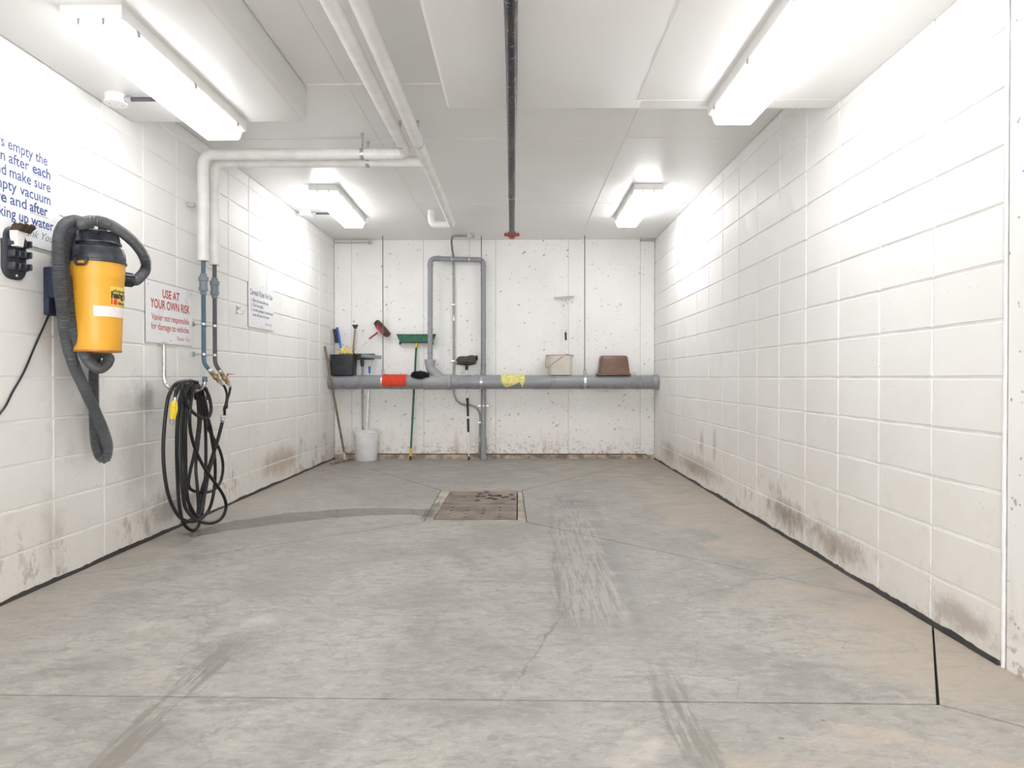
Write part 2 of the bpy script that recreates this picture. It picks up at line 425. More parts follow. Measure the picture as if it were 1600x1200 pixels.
def thing(name, label, cat, loc, group=None):
    o = bpy.data.objects.new(name, None); C.objects.link(o); o.empty_display_size = .05
    o.location = loc; tag(o, label, cat, group); return o
def tag(o, label, cat, group=None):
    o['label'] = label; o['category'] = cat
    if group: o['group'] = group
    return o
def struct(name, bm, mat, smooth_=False):
    o = obj(name, bm, mat, None, smooth_, base=(0, 0, 0)); o['kind'] = 'structure'; return o
def dup(root, loc):
    r = root.copy(); C.objects.link(r); r.location = loc
    for ch in root.children:
        c_ = ch.copy(); C.objects.link(c_); c_.parent = r
        for g in ch.children:
            d = g.copy(); C.objects.link(d); d.parent = c_
    return r
def text_bm(s, bold=0., shear=0., spacing=1.):
    cu = bpy.data.curves.new('t', 'FONT'); cu.body = s; cu.size = 1; cu.offset = bold; cu.shear = shear; cu.space_character = spacing
    cu.resolution_u = 3
    o = bpy.data.objects.new('t', cu); C.objects.link(o)
    bpy.context.view_layer.update()
    me = bpy.data.meshes.new_from_object(o.evaluated_get(bpy.context.evaluated_depsgraph_get()))
    bm = BM(); bm.from_mesh(me); bpy.data.objects.remove(o); bpy.data.curves.remove(cu); bpy.data.meshes.remove(me)
    return bm
def write(s, parent, mapf, x0, x1, base, height, mat, bold=0., shear=0., name='lettering', right=None, wscale=None):
    """lettering laid on a surface: u from x0 to x1, v baseline, mapf(u, v) -> world"""
    bm = text_bm(s, bold, shear)
    xs = [v.co.x for v in bm.verts]; a, b = min(xs), max(xs)
    sx = wscale if wscale else (x1 - x0) / (b - a)
    if right is not None: x0 = right - (b - a) * sx
    for v in bm.verts: v.co = mapf(x0 + (v.co.x - a) * sx, base + v.co.y * height / .69)
    o = obj(name, bm, mat, parent, False)
    return sx
def blob(bm, ce, rad, amp=.15, freq=6, sub=4, seed=0):
    r = bmesh.ops.create_icosphere(bm, subdivisions=sub, radius=1)
    for v in r['verts']:
        d = v.co.copy(); nn = noise.noise(d * freq * .5 + Vector((seed, 0, 0))) * amp + noise.noise(d * freq * 2 + Vector((seed, 3, 0))) * amp * .5
        v.co = Vector(ce) + Vector((d.x * rad[0], d.y * rad[1], d.z * rad[2])) * (1 + nn)

# ================================================================== the setting
def wall_blocks(side):
    X = XL if side == 'left' else XR; s = 1 if side == 'left' else -1
    y0 = 2.06 if side == 'left' else 2.335
    bm = BM(); d = .0065
    box(bm, min(X - s * .2, X - s * d), max(X - s * .2, X - s * d), y0, YB + .2, -.05, ZC + .1)
    wall = struct('wall_' + side, bm, M['mortar'])
    g = .0052; prot = {}
    def block(bw, bh):
        key = (round(bw, 3), round(bh, 3))
        if key in prot: return prot[key]
        bm = BM(); c_ = .0035; hy, hz = bw / 2 - g, bh / 2 - g
        rings = []
        for xx, ins in ((-d - .01, 0), (-.0032, 0), (0, c_)):
            rings.append([bm.verts.new((s * xx, a, b)) for a, b in ((-hy + ins, -hz + ins), (hy - ins, -hz + ins), (hy - ins, hz - ins), (-hy + ins, hz - ins))])
        for a, b in zip(rings, rings[1:]):
            for i in range(4): bm.faces.new((a[i], a[(i + 1) % 4], b[(i + 1) % 4], b[i]))
        bm.faces.new(rings[-1]); bmesh.ops.recalc_face_normals(bm, faces=bm.faces[:])
        me = bpy.data.meshes.new('block'); bm.to_mesh(me); bm.free(); me.materials.append(M['block_l' if side == 'left' else 'block_r'])
        if s * me.polygons[-1].normal.x < 0: me.flip_normals()
        prot[key] = me; return me
    y = y0
    while y < YB - .02:
        bw = min(.4, YB - y); z = 0.0
        while z < ZC - .02:
            bh = min(.2, ZC - z)
            o = bpy.data.objects.new('block', block(bw, bh)); C.objects.link(o); o.parent = wall
            o.location = (X + s * rnd.uniform(-.0006, .0006), y + bw / 2, z + bh / 2)
            z += .2
        y += .4
    return wall
wl = wall_blocks('left'); wr_ = wall_blocks('right')

# cast-concrete returns nearer than the block walls
bm = BM(); box(bm, XR - .001, XR + .25, YN, 2.318, -.05, ZC + .1, .006)
o = struct('trim_1', bm, M['conc'])
bm = BM(); box(bm, XL - .25, XL + .001, YN, 2.05, -.05, ZC + .1, .006)
struct('trim_2', bm, M['conc'])
# caulk bead where blocks meet the concrete return
bm = BM()
pts = [(XR - .002 + .001 * math.sin(i * 1.7), 2.326 + .002 * noise.noise(Vector((0, 0, i * .3))), i * .045) for i in range(0, 61)]
tube(bm, pts, .007, 8)
struct('trim_3', bm, M['caulk'], True)

# back wall: cast concrete panels with formwork joints
bm = BM(); box(bm, XL - .2, XR + .2, YB + .004, YB + .3, -.05, ZC + .1); wb = struct('wall_back', bm, M['joint'])
cuts = [XL, -2.06, -1.17, -.28, .616, 1.50, XR]
for a, b in zip(cuts, cuts[1:]):
    bm = BM(); box(bm, a + .0012, b - .0012, YB, YB + .02, 0, ZC, .0015); obj('cast_panel', bm, M['conc'], wb, False)
# tie-hole rings cast in the wall
for px, py in ((547, 634), (556, 634), (658, 634), (883, 635), (892, 635), (996, 635), (1003, 635), (770, 634)):
    p = onY(px, py, YB); bm = BM()
    lathe(bm, [(.012, 0), (.014, .003), (.021, .003), (.023, 0)], (p.x, YB + .0005, p.z), 20, (0, -1, 0)); obj('tie_hole', bm, M['conc'], wb)

# floor slabs with control joints
bm = BM(); box(bm, XL - .2, XR + .2, YN, YB + .2, -.25, -.026)
# leave the pit under the plates dark
fl = struct('floor', bm, M['joint'])
def slab(poly, mat, name='slab', ins=.0055, ztop=0.0):
    bm = BM(); f = bm.faces.new([bm.verts.new((x, y, ztop)) for x, y in poly])
    bmesh.ops.recalc_face_normals(bm, faces=[f])
    r = bmesh.ops.inset_region(bm, faces=[f], thickness=ins, depth=0, use_boundary=True)
    bmesh.ops.delete(bm, geom=r['faces'], context='FACES')
    fs = bm.faces[:]
    e = bmesh.ops.extrude_face_region(bm, geom=fs)
    for v in e['geom']:
        if isinstance(v, bmesh.types.BMVert): v.co.z -= .03
    return obj(name, bm, mat, fl, False)
A_ = [(-.685, 5.95), (.03, 5.95), (.055, 4.65), (-.655, 4.65)]
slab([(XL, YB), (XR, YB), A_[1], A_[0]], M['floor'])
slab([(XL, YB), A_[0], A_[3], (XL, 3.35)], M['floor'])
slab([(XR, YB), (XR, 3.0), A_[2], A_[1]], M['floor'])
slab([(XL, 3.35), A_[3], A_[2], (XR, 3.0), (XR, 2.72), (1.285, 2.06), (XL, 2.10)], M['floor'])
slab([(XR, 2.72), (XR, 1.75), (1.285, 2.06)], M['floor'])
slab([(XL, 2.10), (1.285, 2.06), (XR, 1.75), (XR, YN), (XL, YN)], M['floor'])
P0, P1, Q0, Q1 = -.60, -.005, 4.72, 5.90
for poly in ([A_[0], A_[1], (P1, Q1), (P0, Q1)], [A_[1], A_[2], (P1, Q0), (P1, Q1)], [A_[2], A_[3], (P0, Q0), (P1, Q0)], [A_[3], A_[0], (P0, Q1), (P0, Q0)]):
    slab(poly, M['apron'], 'apron_strip', .0006, -.001)

# sealant strips / kerb at the wall feet
def foot_strip(name, X, s, y0, y1, mat, w0=.013, h0=.018):
    bm = BM(); prev = None; n = int((y1 - y0) / .03)
    for i in range(n + 1):
        y = y0 + (y1 - y0) * i / n
        w_ = w0 * (1 + .45 * noise.noise(Vector((y * 6, 3, X)))); h = h0 * (1 + .7 * noise.noise(Vector((y * 4, 9, X))) + .3 * noise.noise(Vector((y * 25, 9, X))))
        ring = [bm.verts.new(p) for p in ((X - s * .003, y, -.003), (X + s * w_, y, -.003), (X + s * w_ * .9, y, .003), (X + s * .004, y, max(.004, h)), (X - s * .003, y, max(.004, h)))]
        if prev:
            for q in range(4): bm.faces.new((prev[q], prev[q + 1], ring[q + 1], ring[q]))
        prev = ring
    return struct(name, bm, mat)
foot_strip('baseboard_left', XL, 1, 2.0, YB, M['seal']); foot_strip('baseboard_right', XR, -1, 2.34, YB, M['seal'])
bm = BM(); prev = None
for i in range(140):
    x = XL + (XR - XL) * i / 139; n1 = noise.noise(Vector((x * 5, 1, 1))); n2 = noise.noise(Vector((x * 22, 5, 1)))
    d_, h = .022 + .010 * n1, .048 + .006 * n2
    ring = [bm.verts.new(p) for p in ((x, YB + .003, -.004), (x, YB - d_ - .008, -.004), (x, YB - d_, .010 + .004 * n2), (x, YB - d_ * .8, h), (x, YB + .003, h + .006))]
    if prev:
        for q in range(4): bm.faces.new((prev[q], prev[q + 1], ring[q + 1], ring[q]))
    prev = ring
struct('baseboard_back', bm, M['curb'])
bm = BM()
prev = None
for i in range(140):
    x = XL + .1 + (XR - XL - .2) * i / 139; n2 = noise.noise(Vector((x * 9, 5, 7)))
    ring = [bm.verts.new(p) for p in ((x, YB + .002, .052), (x, YB - .010 - .004 * n2, .052), (x, YB - .008 - .004 * n2, .059 + .004 * n2), (x, YB + .002, .062))]
    if prev:
        for q in range(3): bm.faces.new((prev[q], prev[q + 1], ring[q + 1], ring[q]))
    prev = ring
struct('trim_4', bm, M['seal'])

# ceiling: base slab, panels, two dropped slabs
bm = BM(); box(bm, XL - .2, XR + .2, YN, YB + .2, ZC + .004, ZC + .3); ce = struct('ceiling', bm, M['ceil'])
xc = [XL, -.995, .759, XR]; yc = [YN, 3.9, 4.79, 6.58, YB]
for i in range(3):
    for j in range(4):
        dz = rnd.uniform(-.0015, .0015)
        bm = BM(); box(bm, xc[i] + .001, xc[i + 1] - .001, yc[j] + .001, yc[j + 1] - .001, ZC + dz, ZC + .02, .0015)
        obj('ceiling_panel', bm, M['ceil'], ce, False)
def bead(p, q, r_=.0035):
    bm = BM(); p, q = Vector(p), Vector(q); n = int((q - p).length / .04) + 2
    pts = [p.lerp(q, i / n) + Vector((noise.noise(Vector((i * .4, 1, 0))), noise.noise(Vector((i * .4, 5, 0))), 0)) * .002 for i in range(n + 1)]
    tube(bm, pts, r_, 6, rf=lambda s_, i: r_ * (.8 + .8 * abs(noise.noise(Vector((i * .7, p.x, 2)))))); obj('seam_bead', bm, M['caulk'], ce)
bead((-1.23, 3.9, ZC), (-.40, 3.9, ZC), .006); bead((XL, 4.79, ZC), (XR, 4.79, ZC), .003); bead((XL, 6.58, ZC), (XR, 6.58, ZC), .002)
bead((-.995, 3.95, ZC), (-.995, YB, ZC), .002); bead((.759, 3.65, ZC), (.759, YB, ZC), .003); bead((-1.232, 2.0, ZC), (-1.232, 3.9, ZC), .006)
ZR, ZL = 2.44, 2.495
bm = BM(); box(bm, -.383, .66, YN, 3.625, ZR, ZC + .01, .022, 3); obj('dropped_slab', bm, M['ceil'], ce)
bm = BM(); box(bm, .6132, XR, YN, 3.5058, ZR - .0015, ZC + .01, .003, 1); obj('dropped_slab', bm, M['ceil'], ce)
bm = BM(); box(bm, .58, XR, 3.5062, 3.625, ZR + .001, ZC + .01, .003, 1); obj('dropped_slab', bm, M['ceil'], ce)
bm = BM(); tube(bm, [(.613 + .003 * math.sin(i), 1.5 + i * .05, ZR + .001) for i in range(41)], .003, 6); obj('seam_bead', bm, M['caulk'], ce)
bm = BM(); tube(bm, [(.61 + i * .05, 3.506, ZR + .001) for i in range(22)], .004, 6); obj('seam_bead', bm, M['caulk'], ce)
bm = BM(); box(bm, XL, -1.235, YN, 3.95, ZL, ZC + .01, .03, 3); obj('dropped_slab', bm, M['ceil'], ce)

# ================================================================== light fixtures
def fixture(x, y, z, label, rz=0):
    t = thing('ceiling_light', label, 'light', (0, 0, 0), 'wraparound fluorescent lights on the ceiling')
    L = 1.235
    bm = BM(); prism(bm, [(-.125, 0), (.125, 0), (.125, -.05), (.118, -.056), (-.118, -.056), (-.125, -.05)], -L / 2, L / 2, 'y')
    obj('housing', bm, M['white_metal'], t, False)
    bm = BM(); prof = [(-.116, -.054), (.116, -.054), (.112, -.070), (.098, -.108), (.088, -.116), (-.088, -.116), (-.098, -.108), (-.112, -.070)]
    prof2 = [(a * .86, b) for a, b in prof]
    ys = [(-L / 2 + .012, .86), (-L / 2 + .03, 1), (L / 2 - .03, 1), (L / 2 - .012, .86)]
    rings = [[bm.verts.new((a * k_, yy_, -.054 + (b + .054) * (k_ if k_ < 1 else 1))) for a, b in prof] for yy_, k_ in ys]
    m = len(prof)
    for a, b in zip(rings, rings[1:]):
        for i in range(m): bm.faces.new((a[i], a[(i + 1) % m], b[(i + 1) % m], b[i]))
    bm.faces.new(list(reversed(rings[0]))); bm.faces.new(rings[-1])
    obj('diffuser', bm, M['lens'], t, False)
    for yy_ in (-L / 2 + .12, 0, L / 2 - .12):
        for sx in (-1, 1):
            bm = BM(); box(bm, sx * .121 - .006, sx * .121 + .006, yy_ - .011, yy_ + .011, -.072, -.046, .002)
            obj('clip', bm, M['clip'], t, False)
    for sx in (-.05, .05):
        bm = BM(); box(bm, sx - .006, sx + .006, -L / 2 - .003, -L / 2 + .018, -.080, -.054, .002); obj('clip', bm, M['clip'], t, False)
    t.location = (x, y, z); t.rotation_euler.z = rz
    return t
f1 = fixture(1.125, 2.955, ZR, 'long white wraparound fluorescent light on the dropped slab by the right wall, nearest the camera')
lens_far = [c_ for c_ in f1.children if c_.name.startswith('diffuser')][0].data.copy(); lens_far.materials[0] = M['lens_far']
def fcopy(loc, label, rz=0):
    o = dup(f1, loc)
    if loc[1] > 5:
        for c_ in o.children:
            if c_.name.startswith('diffuser'): c_.data = lens_far
    o['label'] = label; o.rotation_euler.z = rz; return o
fcopy((-1.715, 3.31, ZL), 'long white wraparound fluorescent light on the dropped slab above the left wall')
fcopy((1.142, 6.53, ZC), 'white wraparound fluorescent light on the far ceiling to the right of the black pipe')
fcopy((-1.733, 6.53, ZC), 'white wraparound fluorescent light on the far ceiling near the left wall, by the square box', R(1.2))

# junction boxes with conduit
t = thing('junction_box', 'round white electrical box under the left dropped slab with grey conduit to the near light', 'electrical box', (-2.13, 3.55, ZL))
bm = BM(); lathe(bm, [(.001, 0), (.052, 0), (.052, -.042), (.058, -.043), (.058, -.049), (.001, -.050)], (-2.13, 3.55, ZL), 28); obj('box', bm, M['white_metal'], t)
for a in (.6, 3.7):
    bm = BM(); lathe(bm, [(.001, 0), (.004, 0), (.004, -.002), (.001, -.0025)], (-2.13 + .03 * math.cos(a), 3.55 + .03 * math.sin(a), ZL - .050), 10); obj('screw', bm, M['clip'], t)
bm = BM(); tube(bm, [(-2.076, 3.55, ZL - .023), (-2.045, 3.55, ZL - .023)], .018, 12); obj('connector', bm, M['galv'], t)
bm = BM(); tube(bm, [(-2.05, 3.55, ZL - .023), (-1.842, 3.55, ZL - .023)], .0115, 12); obj('conduit', bm, M['grey_pipe'], t)
t = thing('junction_box', 'small square metal box on the far ceiling beside the far left light', 'electrical box', (-2.17, 6.86, ZC))
bm = BM(); box(bm, -2.225, -2.115, 6.81, 6.91, ZC - .05, ZC, .004); obj('box', bm, M['white_metal'], t, False)
bm = BM(); tube(bm, [(-2.115, 6.86, ZC - .025), (-2.06, 6.86, ZC - .025)], .018, 12); obj('connector', bm, M['galv'], t)
bm = BM(); tube(bm, [(-2.07, 6.86, ZC - .025), (-1.86, 6.86, ZC - .025)], .012, 12); obj('conduit', bm, M['grey_pipe'], t)
t = thing('junction_box', 'grey electrical box on the ceiling by the back wall with conduit running down', 'electrical box', (-.565, 7.96, ZC))
p = (-.575, 7.96)
bm = BM(); lathe(bm, [(.001, 0), (.048, 0), (.048, -.038), (.056, -.040), (.056, -.048), (.001, -.05)], (p[0], p[1], ZC), 24); obj('box', bm, M['galv'], t)
YC_ = 8.262
def bk(px, py, Y=YC_): return onY(px, py, Y)
pts = [Vector((p[0] - .05, 7.96, ZC - .025)), Vector((-.76, 7.97, ZC - .027)), Vector((-.80, 8.06, ZC - .05)), Vector((-.805, 8.2, ZC - .16)), Vector((bk(708, 392).x, YC_, 2.5)), bk(708.5, 420), bk(709, 500), bk(709.2, 600), bk(710, 617), bk(715, 627), bk(724, 632.5), bk(736, 633.5), bk(745, 638), bk(750, 648), bk(750.2, 662), bk(749.6, 690), bk(749.3, 711)]
bm = BM(); tube(bm, smooth(pts, .02), .0125, 10); obj('conduit', bm, M['emt'], t)
for py in (476, 564, 660):
    q = bk(709 if py < 600 else 750.3, py); bm = BM()
    box(bm, q.x - .035, q.x + .015, YC_ - .016, YB - .001, q.z - .01, q.z + .01, .002); obj('strap', bm, M['galv'], t, False)
q = bk(709, 498); bm = BM(); tube(bm, [q - Vector((0, 0, .03)), q + Vector((0, 0, .03))], .019, 12); obj('coupling', bm, M['galv'], t)
q = bk(749.6, 686); bm = BM(); tube(bm, [q - Vector((0, 0, .03)), q + Vector((0, 0, .03))], .018, 12); obj('coupling', bm, M['galv'], t)

# steel angle pieces at the top of the back wall
bm = BM(); box(bm, -2.26, -1.80, YB - .05, YB, 2.652, 2.664, .002); box(bm, -1.84, -1.80, YB - .05, YB - .045, 2.63, 2.68)
tag(obj('steel_angle', bm, M['galv'], None, False), 'thin metal angle fixed high in the back left corner under the ceiling', 'bracket')
bm = BM(); box(bm, 1.49, 1.67, YB - .06, YB - .003, 2.672, 2.70, .002)
tag(obj('steel_angle', bm, M['clip'], None, False), 'short grey metal angle in the back right corner under the ceiling', 'bracket')

# ================================================================== sprinkler pipe
t = thing('sprinkler_pipe', 'black rust-streaked pipe running along the middle of the ceiling with a red end coupling', 'pipe', (-.04, 4, 2.36))
bm = BM(); tube(bm, [(-.012, YN, 2.36), (-.03, 3, 2.36), (-.062, 6.40, 2.36)], .0255, 20); obj('pipe', bm, M['iron_r'], t)
bm = BM(); lathe(bm, [(.0256, -.004), (.0285, -.003), (.0285, .003), (.0256, .004)], (-.0515, 5.05, 2.36), 20, (0, 1, 0)); obj('band', bm, M['clip'], t)
bm = BM(); ec = Vector((-.062, 6.40, 2.36))
lathe(bm, [(.001, -.03), (.030, -.03), (.040, -.024), (.042, -.005), (.042, .02), (.036, .028), (.001, .030)], ec, 24, (0, 1, 0))
for s in (-1, 1):
    box(bm, ec.x + s * .055 - .018, ec.x + s * .055 + .018, 6.388, 6.412, ec.z - .016, ec.z + .012, .004)
obj('coupling', bm, M['red_fit'], t)
for s in (-1, 1):
    bm = BM(); tube(bm, [(ec.x + s * .056, 6.4, ec.z - .027), (ec.x + s * .056, 6.4, ec.z + .022)], .006, 8); obj('bolt', bm, M['galv'], t)
# hangers that carry it
for y in (2.0, 5.6):
    bm = BM(); zt = ZR if y < 3.6 else ZC; xx = -.012 - .0078 * (y - YN) + .002
    if y > 3: continue
    tube(bm, [(xx, y, 2.385), (xx, y, zt)], .005, 8); lathe(bm, [(.026, -.01), (.029, -.01), (.029, .01), (.026, .01)], (xx, y, 2.36), 20, (0, 1, 0)); obj('hanger', bm, M['galv'], t)

# ================================================================== insulated water pipes
ZP = 2.555
def ring_hanger(parent, X, Y, z):
    bm = BM(); lathe(bm, [(.001, 0), (.018, 0), (.018, .006), (.009, .008), (.009, .014), (.001, .015)], (XL + .001, Y, z), 14, (1, 0, 0))
    tube(bm, [(XL + .01, Y, z), (X - .016, Y, z)], .0045, 8)
    lathe(bm, [(.0155, -.008), (.019, -.008), (.019, .008), (.0155, .008)], (X, Y, z), 16)
    box(bm, X - .004, X + .004, Y - .030, Y - .017, z - .008, z + .008, .001); obj('pipe_clamp', bm, M['galv'], parent)
def water_pipe(Y, pmat, label, path, ux, ends, lever):
    X = -2.2
    t = thing('water_pipe', label, 'pipe', (X, Y, .95))
    bm = BM(); tube(bm, fillet([(X, Y, 1.815)] + path, .085, 8), .0375, 20); obj('insulation', bm, M['insul'], t)
    for z in (1.84, 2.20, 2.44):
        bm = BM(); lathe(bm, [(.0375, -.02), (.0392, -.02), (.0392, .02), (.0375, .02)], (X, Y, z), 20); obj('jacket_band', bm, M['insul'], t)
    e = Vector(ends); b0 = Vector((X, Y, 1.10)); dirv = (e - b0).normalized()
    bm = BM(); tube(bm, fillet([(X, Y, 1.83), b0, b0 + dirv * .085], .035, 6), .0145, 14); obj('supply_pipe', bm, pmat, t)
    z = ux
    bm = BM(); lathe(bm, [(.0145, -.075), (.020, -.075), (.020, -.052), (.030, -.050), (.030, -.028), (.027, -.02), (.027, .018), (.033, .02), (.033, .048), (.022, .052), (.022, .07), (.0145, .07)], (X, Y, z), 16)
    obj('union_fitting', bm, M['union'], t)
    bm = BM(); lathe(bm, [(.018, 0), (.018, .02), (.0145, .022)], b0 + dirv * .06, 14, dirv); obj('collar', bm, M['galv'], t)
    v0 = b0 + dirv * .085
    bm = BM(); lathe(bm, [(.001, 0), (.016, 0), (.018, .012), (.013, .02), (.019, .03), (.021, .042), (.019, .055), (.013, .064), (.016, .07), (.016, .085), (.001, .086)], v0, 12, dirv)
    obj('valve', bm, M['brass'], t)
    v1 = v0 + dirv * .085
    bm = BM(); lathe(bm, [(.001, 0), (.014, 0), (.014, .016), (.010, .018), (.010, .034), (.001, .035)], v1, 6, dirv); obj('hose_fitting', bm, M['galv'], t)
    if lever:
        vc = v0 + dirv * .042; bm = BM(); tube(bm, [vc, vc + Vector((.016, .02, .028))], .006, 8); obj('valve_stem', bm, M['brass'], t)
        bm = BM(); a = vc + Vector((.016, .02, .030)); box(bm, a.x - .008, a.x + .008, a.y - .01, a.y + .09, a.z - .002, a.z + .004, .002); obj('lever', bm, M['red_lever'], t)
    else:
        vc = v0 + dirv * .042; bm = BM(); tube(bm, [vc, vc + Vector((.018, .0, .022))], .006, 8); obj('valve_stem', bm, M['brass'], t)
    for z in (1.374, 1.163): ring_hanger(t, X, Y, z)
    return t, v1 + dirv * .03
t1, e1 = water_pipe(4.68, M['blue_pipe'], 'white insulated pipe, blue-grey below, the nearer of the pair dropping beside the red-lettered sign', [(-2.2, 4.68, ZP), (-.775, 4.68, ZP), (-.79, YN, ZP)], 1.655, (-2.075, 4.68, .955), False)
t2, e2 = water_pipe(4.853, M['grey_pipe'], 'white insulated pipe, dark grey below with a red valve lever, farther one of the pair', [(-2.2, 4.853, ZP), (-.665, 4.853, ZP)], 1.65, (-2.095, 4.853, .945), True)
bm = BM(); tube(bm, fillet([(-.655, YN, ZP), (-.665, 4.853, ZP), (-.675, 6.84, ZP), (-.885, 6.84, ZP), (-.885, 6.84, ZC)], .06, 8), .0375, 20)
obj('insulation', bm, M['insul'], t2)
bm = BM(); lathe(bm, [(.0375, -.0), (.0395, 0), (.0395, .015), (.0375, .015)], (-.885, 6.84, ZC - .05), 20); obj('jacket_band', bm, M['insul'], t2)
bm = BM(); box(bm, XL, -2.22, 4.60, 4.63, 2.175, 2.205, .003); obj('pipe_clamp', bm, M['galv'], t1)
for par, x, y in ((t1, -1.085, 4.68), (t2, -1.085, 4.853), (t1, -.783, 4.46), (t2, -.664, 4.46)):
    bm = BM(); tube(bm, [(x, y, ZP), (x, y, ZC)], .006, 8); lathe(bm, [(.001, 0), (.011, 0), (.011, -.012), (.001, -.013)], (x, y, ZC), 10)
    lathe(bm, [(.0376, -.012), (.0395, -.012), (.0395, .012), (.0376, .012)], (x, y, ZP), 20, (1, 0, 0) if x < -1 else (0, 1, 0)); obj('hanger_rod', bm, M['galv'], par)

# ================================================================== hose coil, its hook
def C5(x, y, X): return onX(220 + x / 4.283, 560 + y / 4.283, X)
t = thing('hose_hook', 'bent bare metal pipe hook with blue cap below the red-lettered sign', 'hook', (XL, 4.23, .95))
Yh = 4.235
hp = [(XL - .002, Yh, 1.212), (-2.245, Yh, 1.212), (-2.243, Yh, .985), (-2.21, Yh, .935), (-2.10, Yh, .915), (-2.02, Yh, .925), (-1.988, Yh, .955), (-1.985, Yh, .99)]
bm = BM(); tube(bm, smooth([hp[1], (-2.2435, Yh, 1.1), hp[2], hp[3], hp[4], hp[5], hp[6], hp[7]], .012), .0125, 14)
tube(bm, [hp[0], (-2.2335, Yh, 1.213)], .0125, 14); obj('hook_pipe', bm, M['chrome'], t)
bm = BM(); lathe(bm, [(.001, .003), (.015, 0), (.016, -.03), (.0126, -.032)], (-1.985, Yh, 1.005), 14); obj('end_cap', bm, M['blue_pipe'], t)

t = thing('garden_hose', 'black rubber hose hung in long loops on the metal hook, touching the floor', 'hose', (-2.1, 4.3, .02))
loops = [
 (-2.06, [(300,150),(235,170),(187,250),(163,400),(150,600),(160,780),(190,930),(250,1050),(320,1090),(400,1075),(462,1000),(493,860),(497,700),(478,560),(455,430),(430,280),(395,185)]),
 (-2.12, [(330,160),(272,230),(247,400),(240,600),(245,800),(257,980),(285,1100),(340,1160),(390,1110),(422,950),(435,700),(432,450),(415,250),(390,185)]),
 (-2.03, [(350,160),(300,225),(280,350),(274,500),(280,650),(285,800),(315,950),(372,1055),(400,1030),(430,900),(455,760),(490,640),(470,480),(450,400),(420,250)]),
 (-2.00, [(385,180),(345,240),(327,380),(335,500),(370,620),(430,740),(510,850),(558,930),(570,1000),(540,1070),(470,1103),(380,1085),(310,1020),(285,930),(262,700),(262,450),(285,250),(340,165)]),
 (-1.985, [(330,148),(290,160),(276,205),(300,290),(350,362),(420,402),(460,385),(470,330),(455,250),(425,195)]),
 (-2.16, [(400,200),(430,420),(480,520),(530,620),(550,720),(535,820),(490,880),(420,897),(350,885),(320,850),(330,760),(365,600),(388,420),(380,250),(385,180)]),
 (-2.09, [(360,160),(315,240),(300,420),(300,640),(305,860),(330,1000),(372,1075),(385,1000),(378,860),(368,720),(385,560),(400,400),(395,220)]),
]
bm = BM()
for X, pts in loops:
    ps = [C5(a, b, X + .012 * math.sin(i * 1.1)) for i, (a, b) in enumerate(pts)]
    for p in ps: p.z = max(p.z, .016)
    tube(bm, smooth(ps, .02), .0105, 10)
# run from the coupling down into the coil, and the tail with the nozzle
ps = [C5(545, 428, -2.07), C5(522, 520, -2.08), C5(482, 650, -2.1), C5(440, 780, -2.14), C5(405, 900, -2.17), C5(392, 1010, -2.17), C5(385, 1090, -2.15)]
tube(bm, smooth(ps, .02), .012, 10)
ps = [C5(380, 160, -2.03), C5(320, 150, -2.02), C5(262, 175, -2.01), C5(236, 215, -2.01), C5(230, 270, -2.01)]
tube(bm, smooth(ps, .02), .0095, 10)
# turns lying over the hook join the loops
for i, X in enumerate((-2.05, -2.1, -2.14, -2.02)):
    ps = [Vector((X, Yh - .13, .90)), Vector((X - .01, Yh - .07, .945)), Vector((X, Yh, .965 - .008 * i)), Vector((X + .01, Yh + .07, .93)), Vector((X, Yh + .12, .86))]
    tube(bm, smooth(ps, .02), .0105, 10)
obj('hose_tube', bm, M['rubber'], t)
bm = BM(); n0, n1 = C5(230, 262, -2.01), C5(228, 290, -2.01); tube(bm, [n0, n1], .012, 12); obj('hose_end', bm, M['galv'], t)
bm = BM(); a, b = C5(226, 288, -2.01), C5(208, 400, -2.01); d_ = (b - a).normalized()
lathe(bm, [(.001, 0), (.014, 0), (.018, .01), (.021, .04), (.019, .07), (.014, .09), (.010, .11), (.001, .112)], a, 12, d_); obj('spray_nozzle', bm, M['paint_y'], t)
bm = BM(); c0, c1, c2 = C5(240, 300, -1.985), C5(240, 350, -1.975), C5(225, 405, -1.99); tube(bm, smooth([c0, c1, c2], .01), .005, 8); obj('nozzle_lever', bm, M['yel_pl'], t)
bm = BM(); a = C5(207, 400, -2.01); lathe(bm, [(.001, 0), (.011, 0), (.013, .03), (.009, .034), (.001, .035)], a, 12, (-.1, .25, -1)); obj('nozzle_tip', bm, M['galv'], t)
# supply whips from the valves
bm = BM(); j0 = C5(552, 388, -2.07)
tube(bm, smooth([e1, C5(560, 190, -2.07), C5(576, 240, -2.065), C5(570, 300, -2.06), C5(558, 335, -2.06), C5(560, 372, -2.065), j0], .01), .0085, 10)
tube(bm, smooth([e2, C5(600, 190, -2.09), C5(592, 235, -2.08), C5(578, 280, -2.075), C5(574, 330, -2.07), C5(562, 375, -2.07), j0], .01), .0085, 10)
obj('supply_whip', bm, M['rubber'], t)
bm = BM(); dv = (C5(545, 425, -2.07) - j0).normalized(); lathe(bm, [(.001, -.005), (.014, -.004), (.017, .006), (.017, .016), (.013, .02), (.0155, .035), (.001, .036)], j0, 12, dv); obj('hose_coupling', bm, M['galv'], t)
bm = BM(); a = C5(566, 360, -2.06)
box(bm, a.x - .001, a.x + .001, a.y + .01, a.y + .145, a.z - .012, a.z + .025, 0, rot=Euler((R(-4), 0, R(-8))).to_matrix(), about=tuple(a)); obj('paper_tag', bm, M['label_w'], t, False)

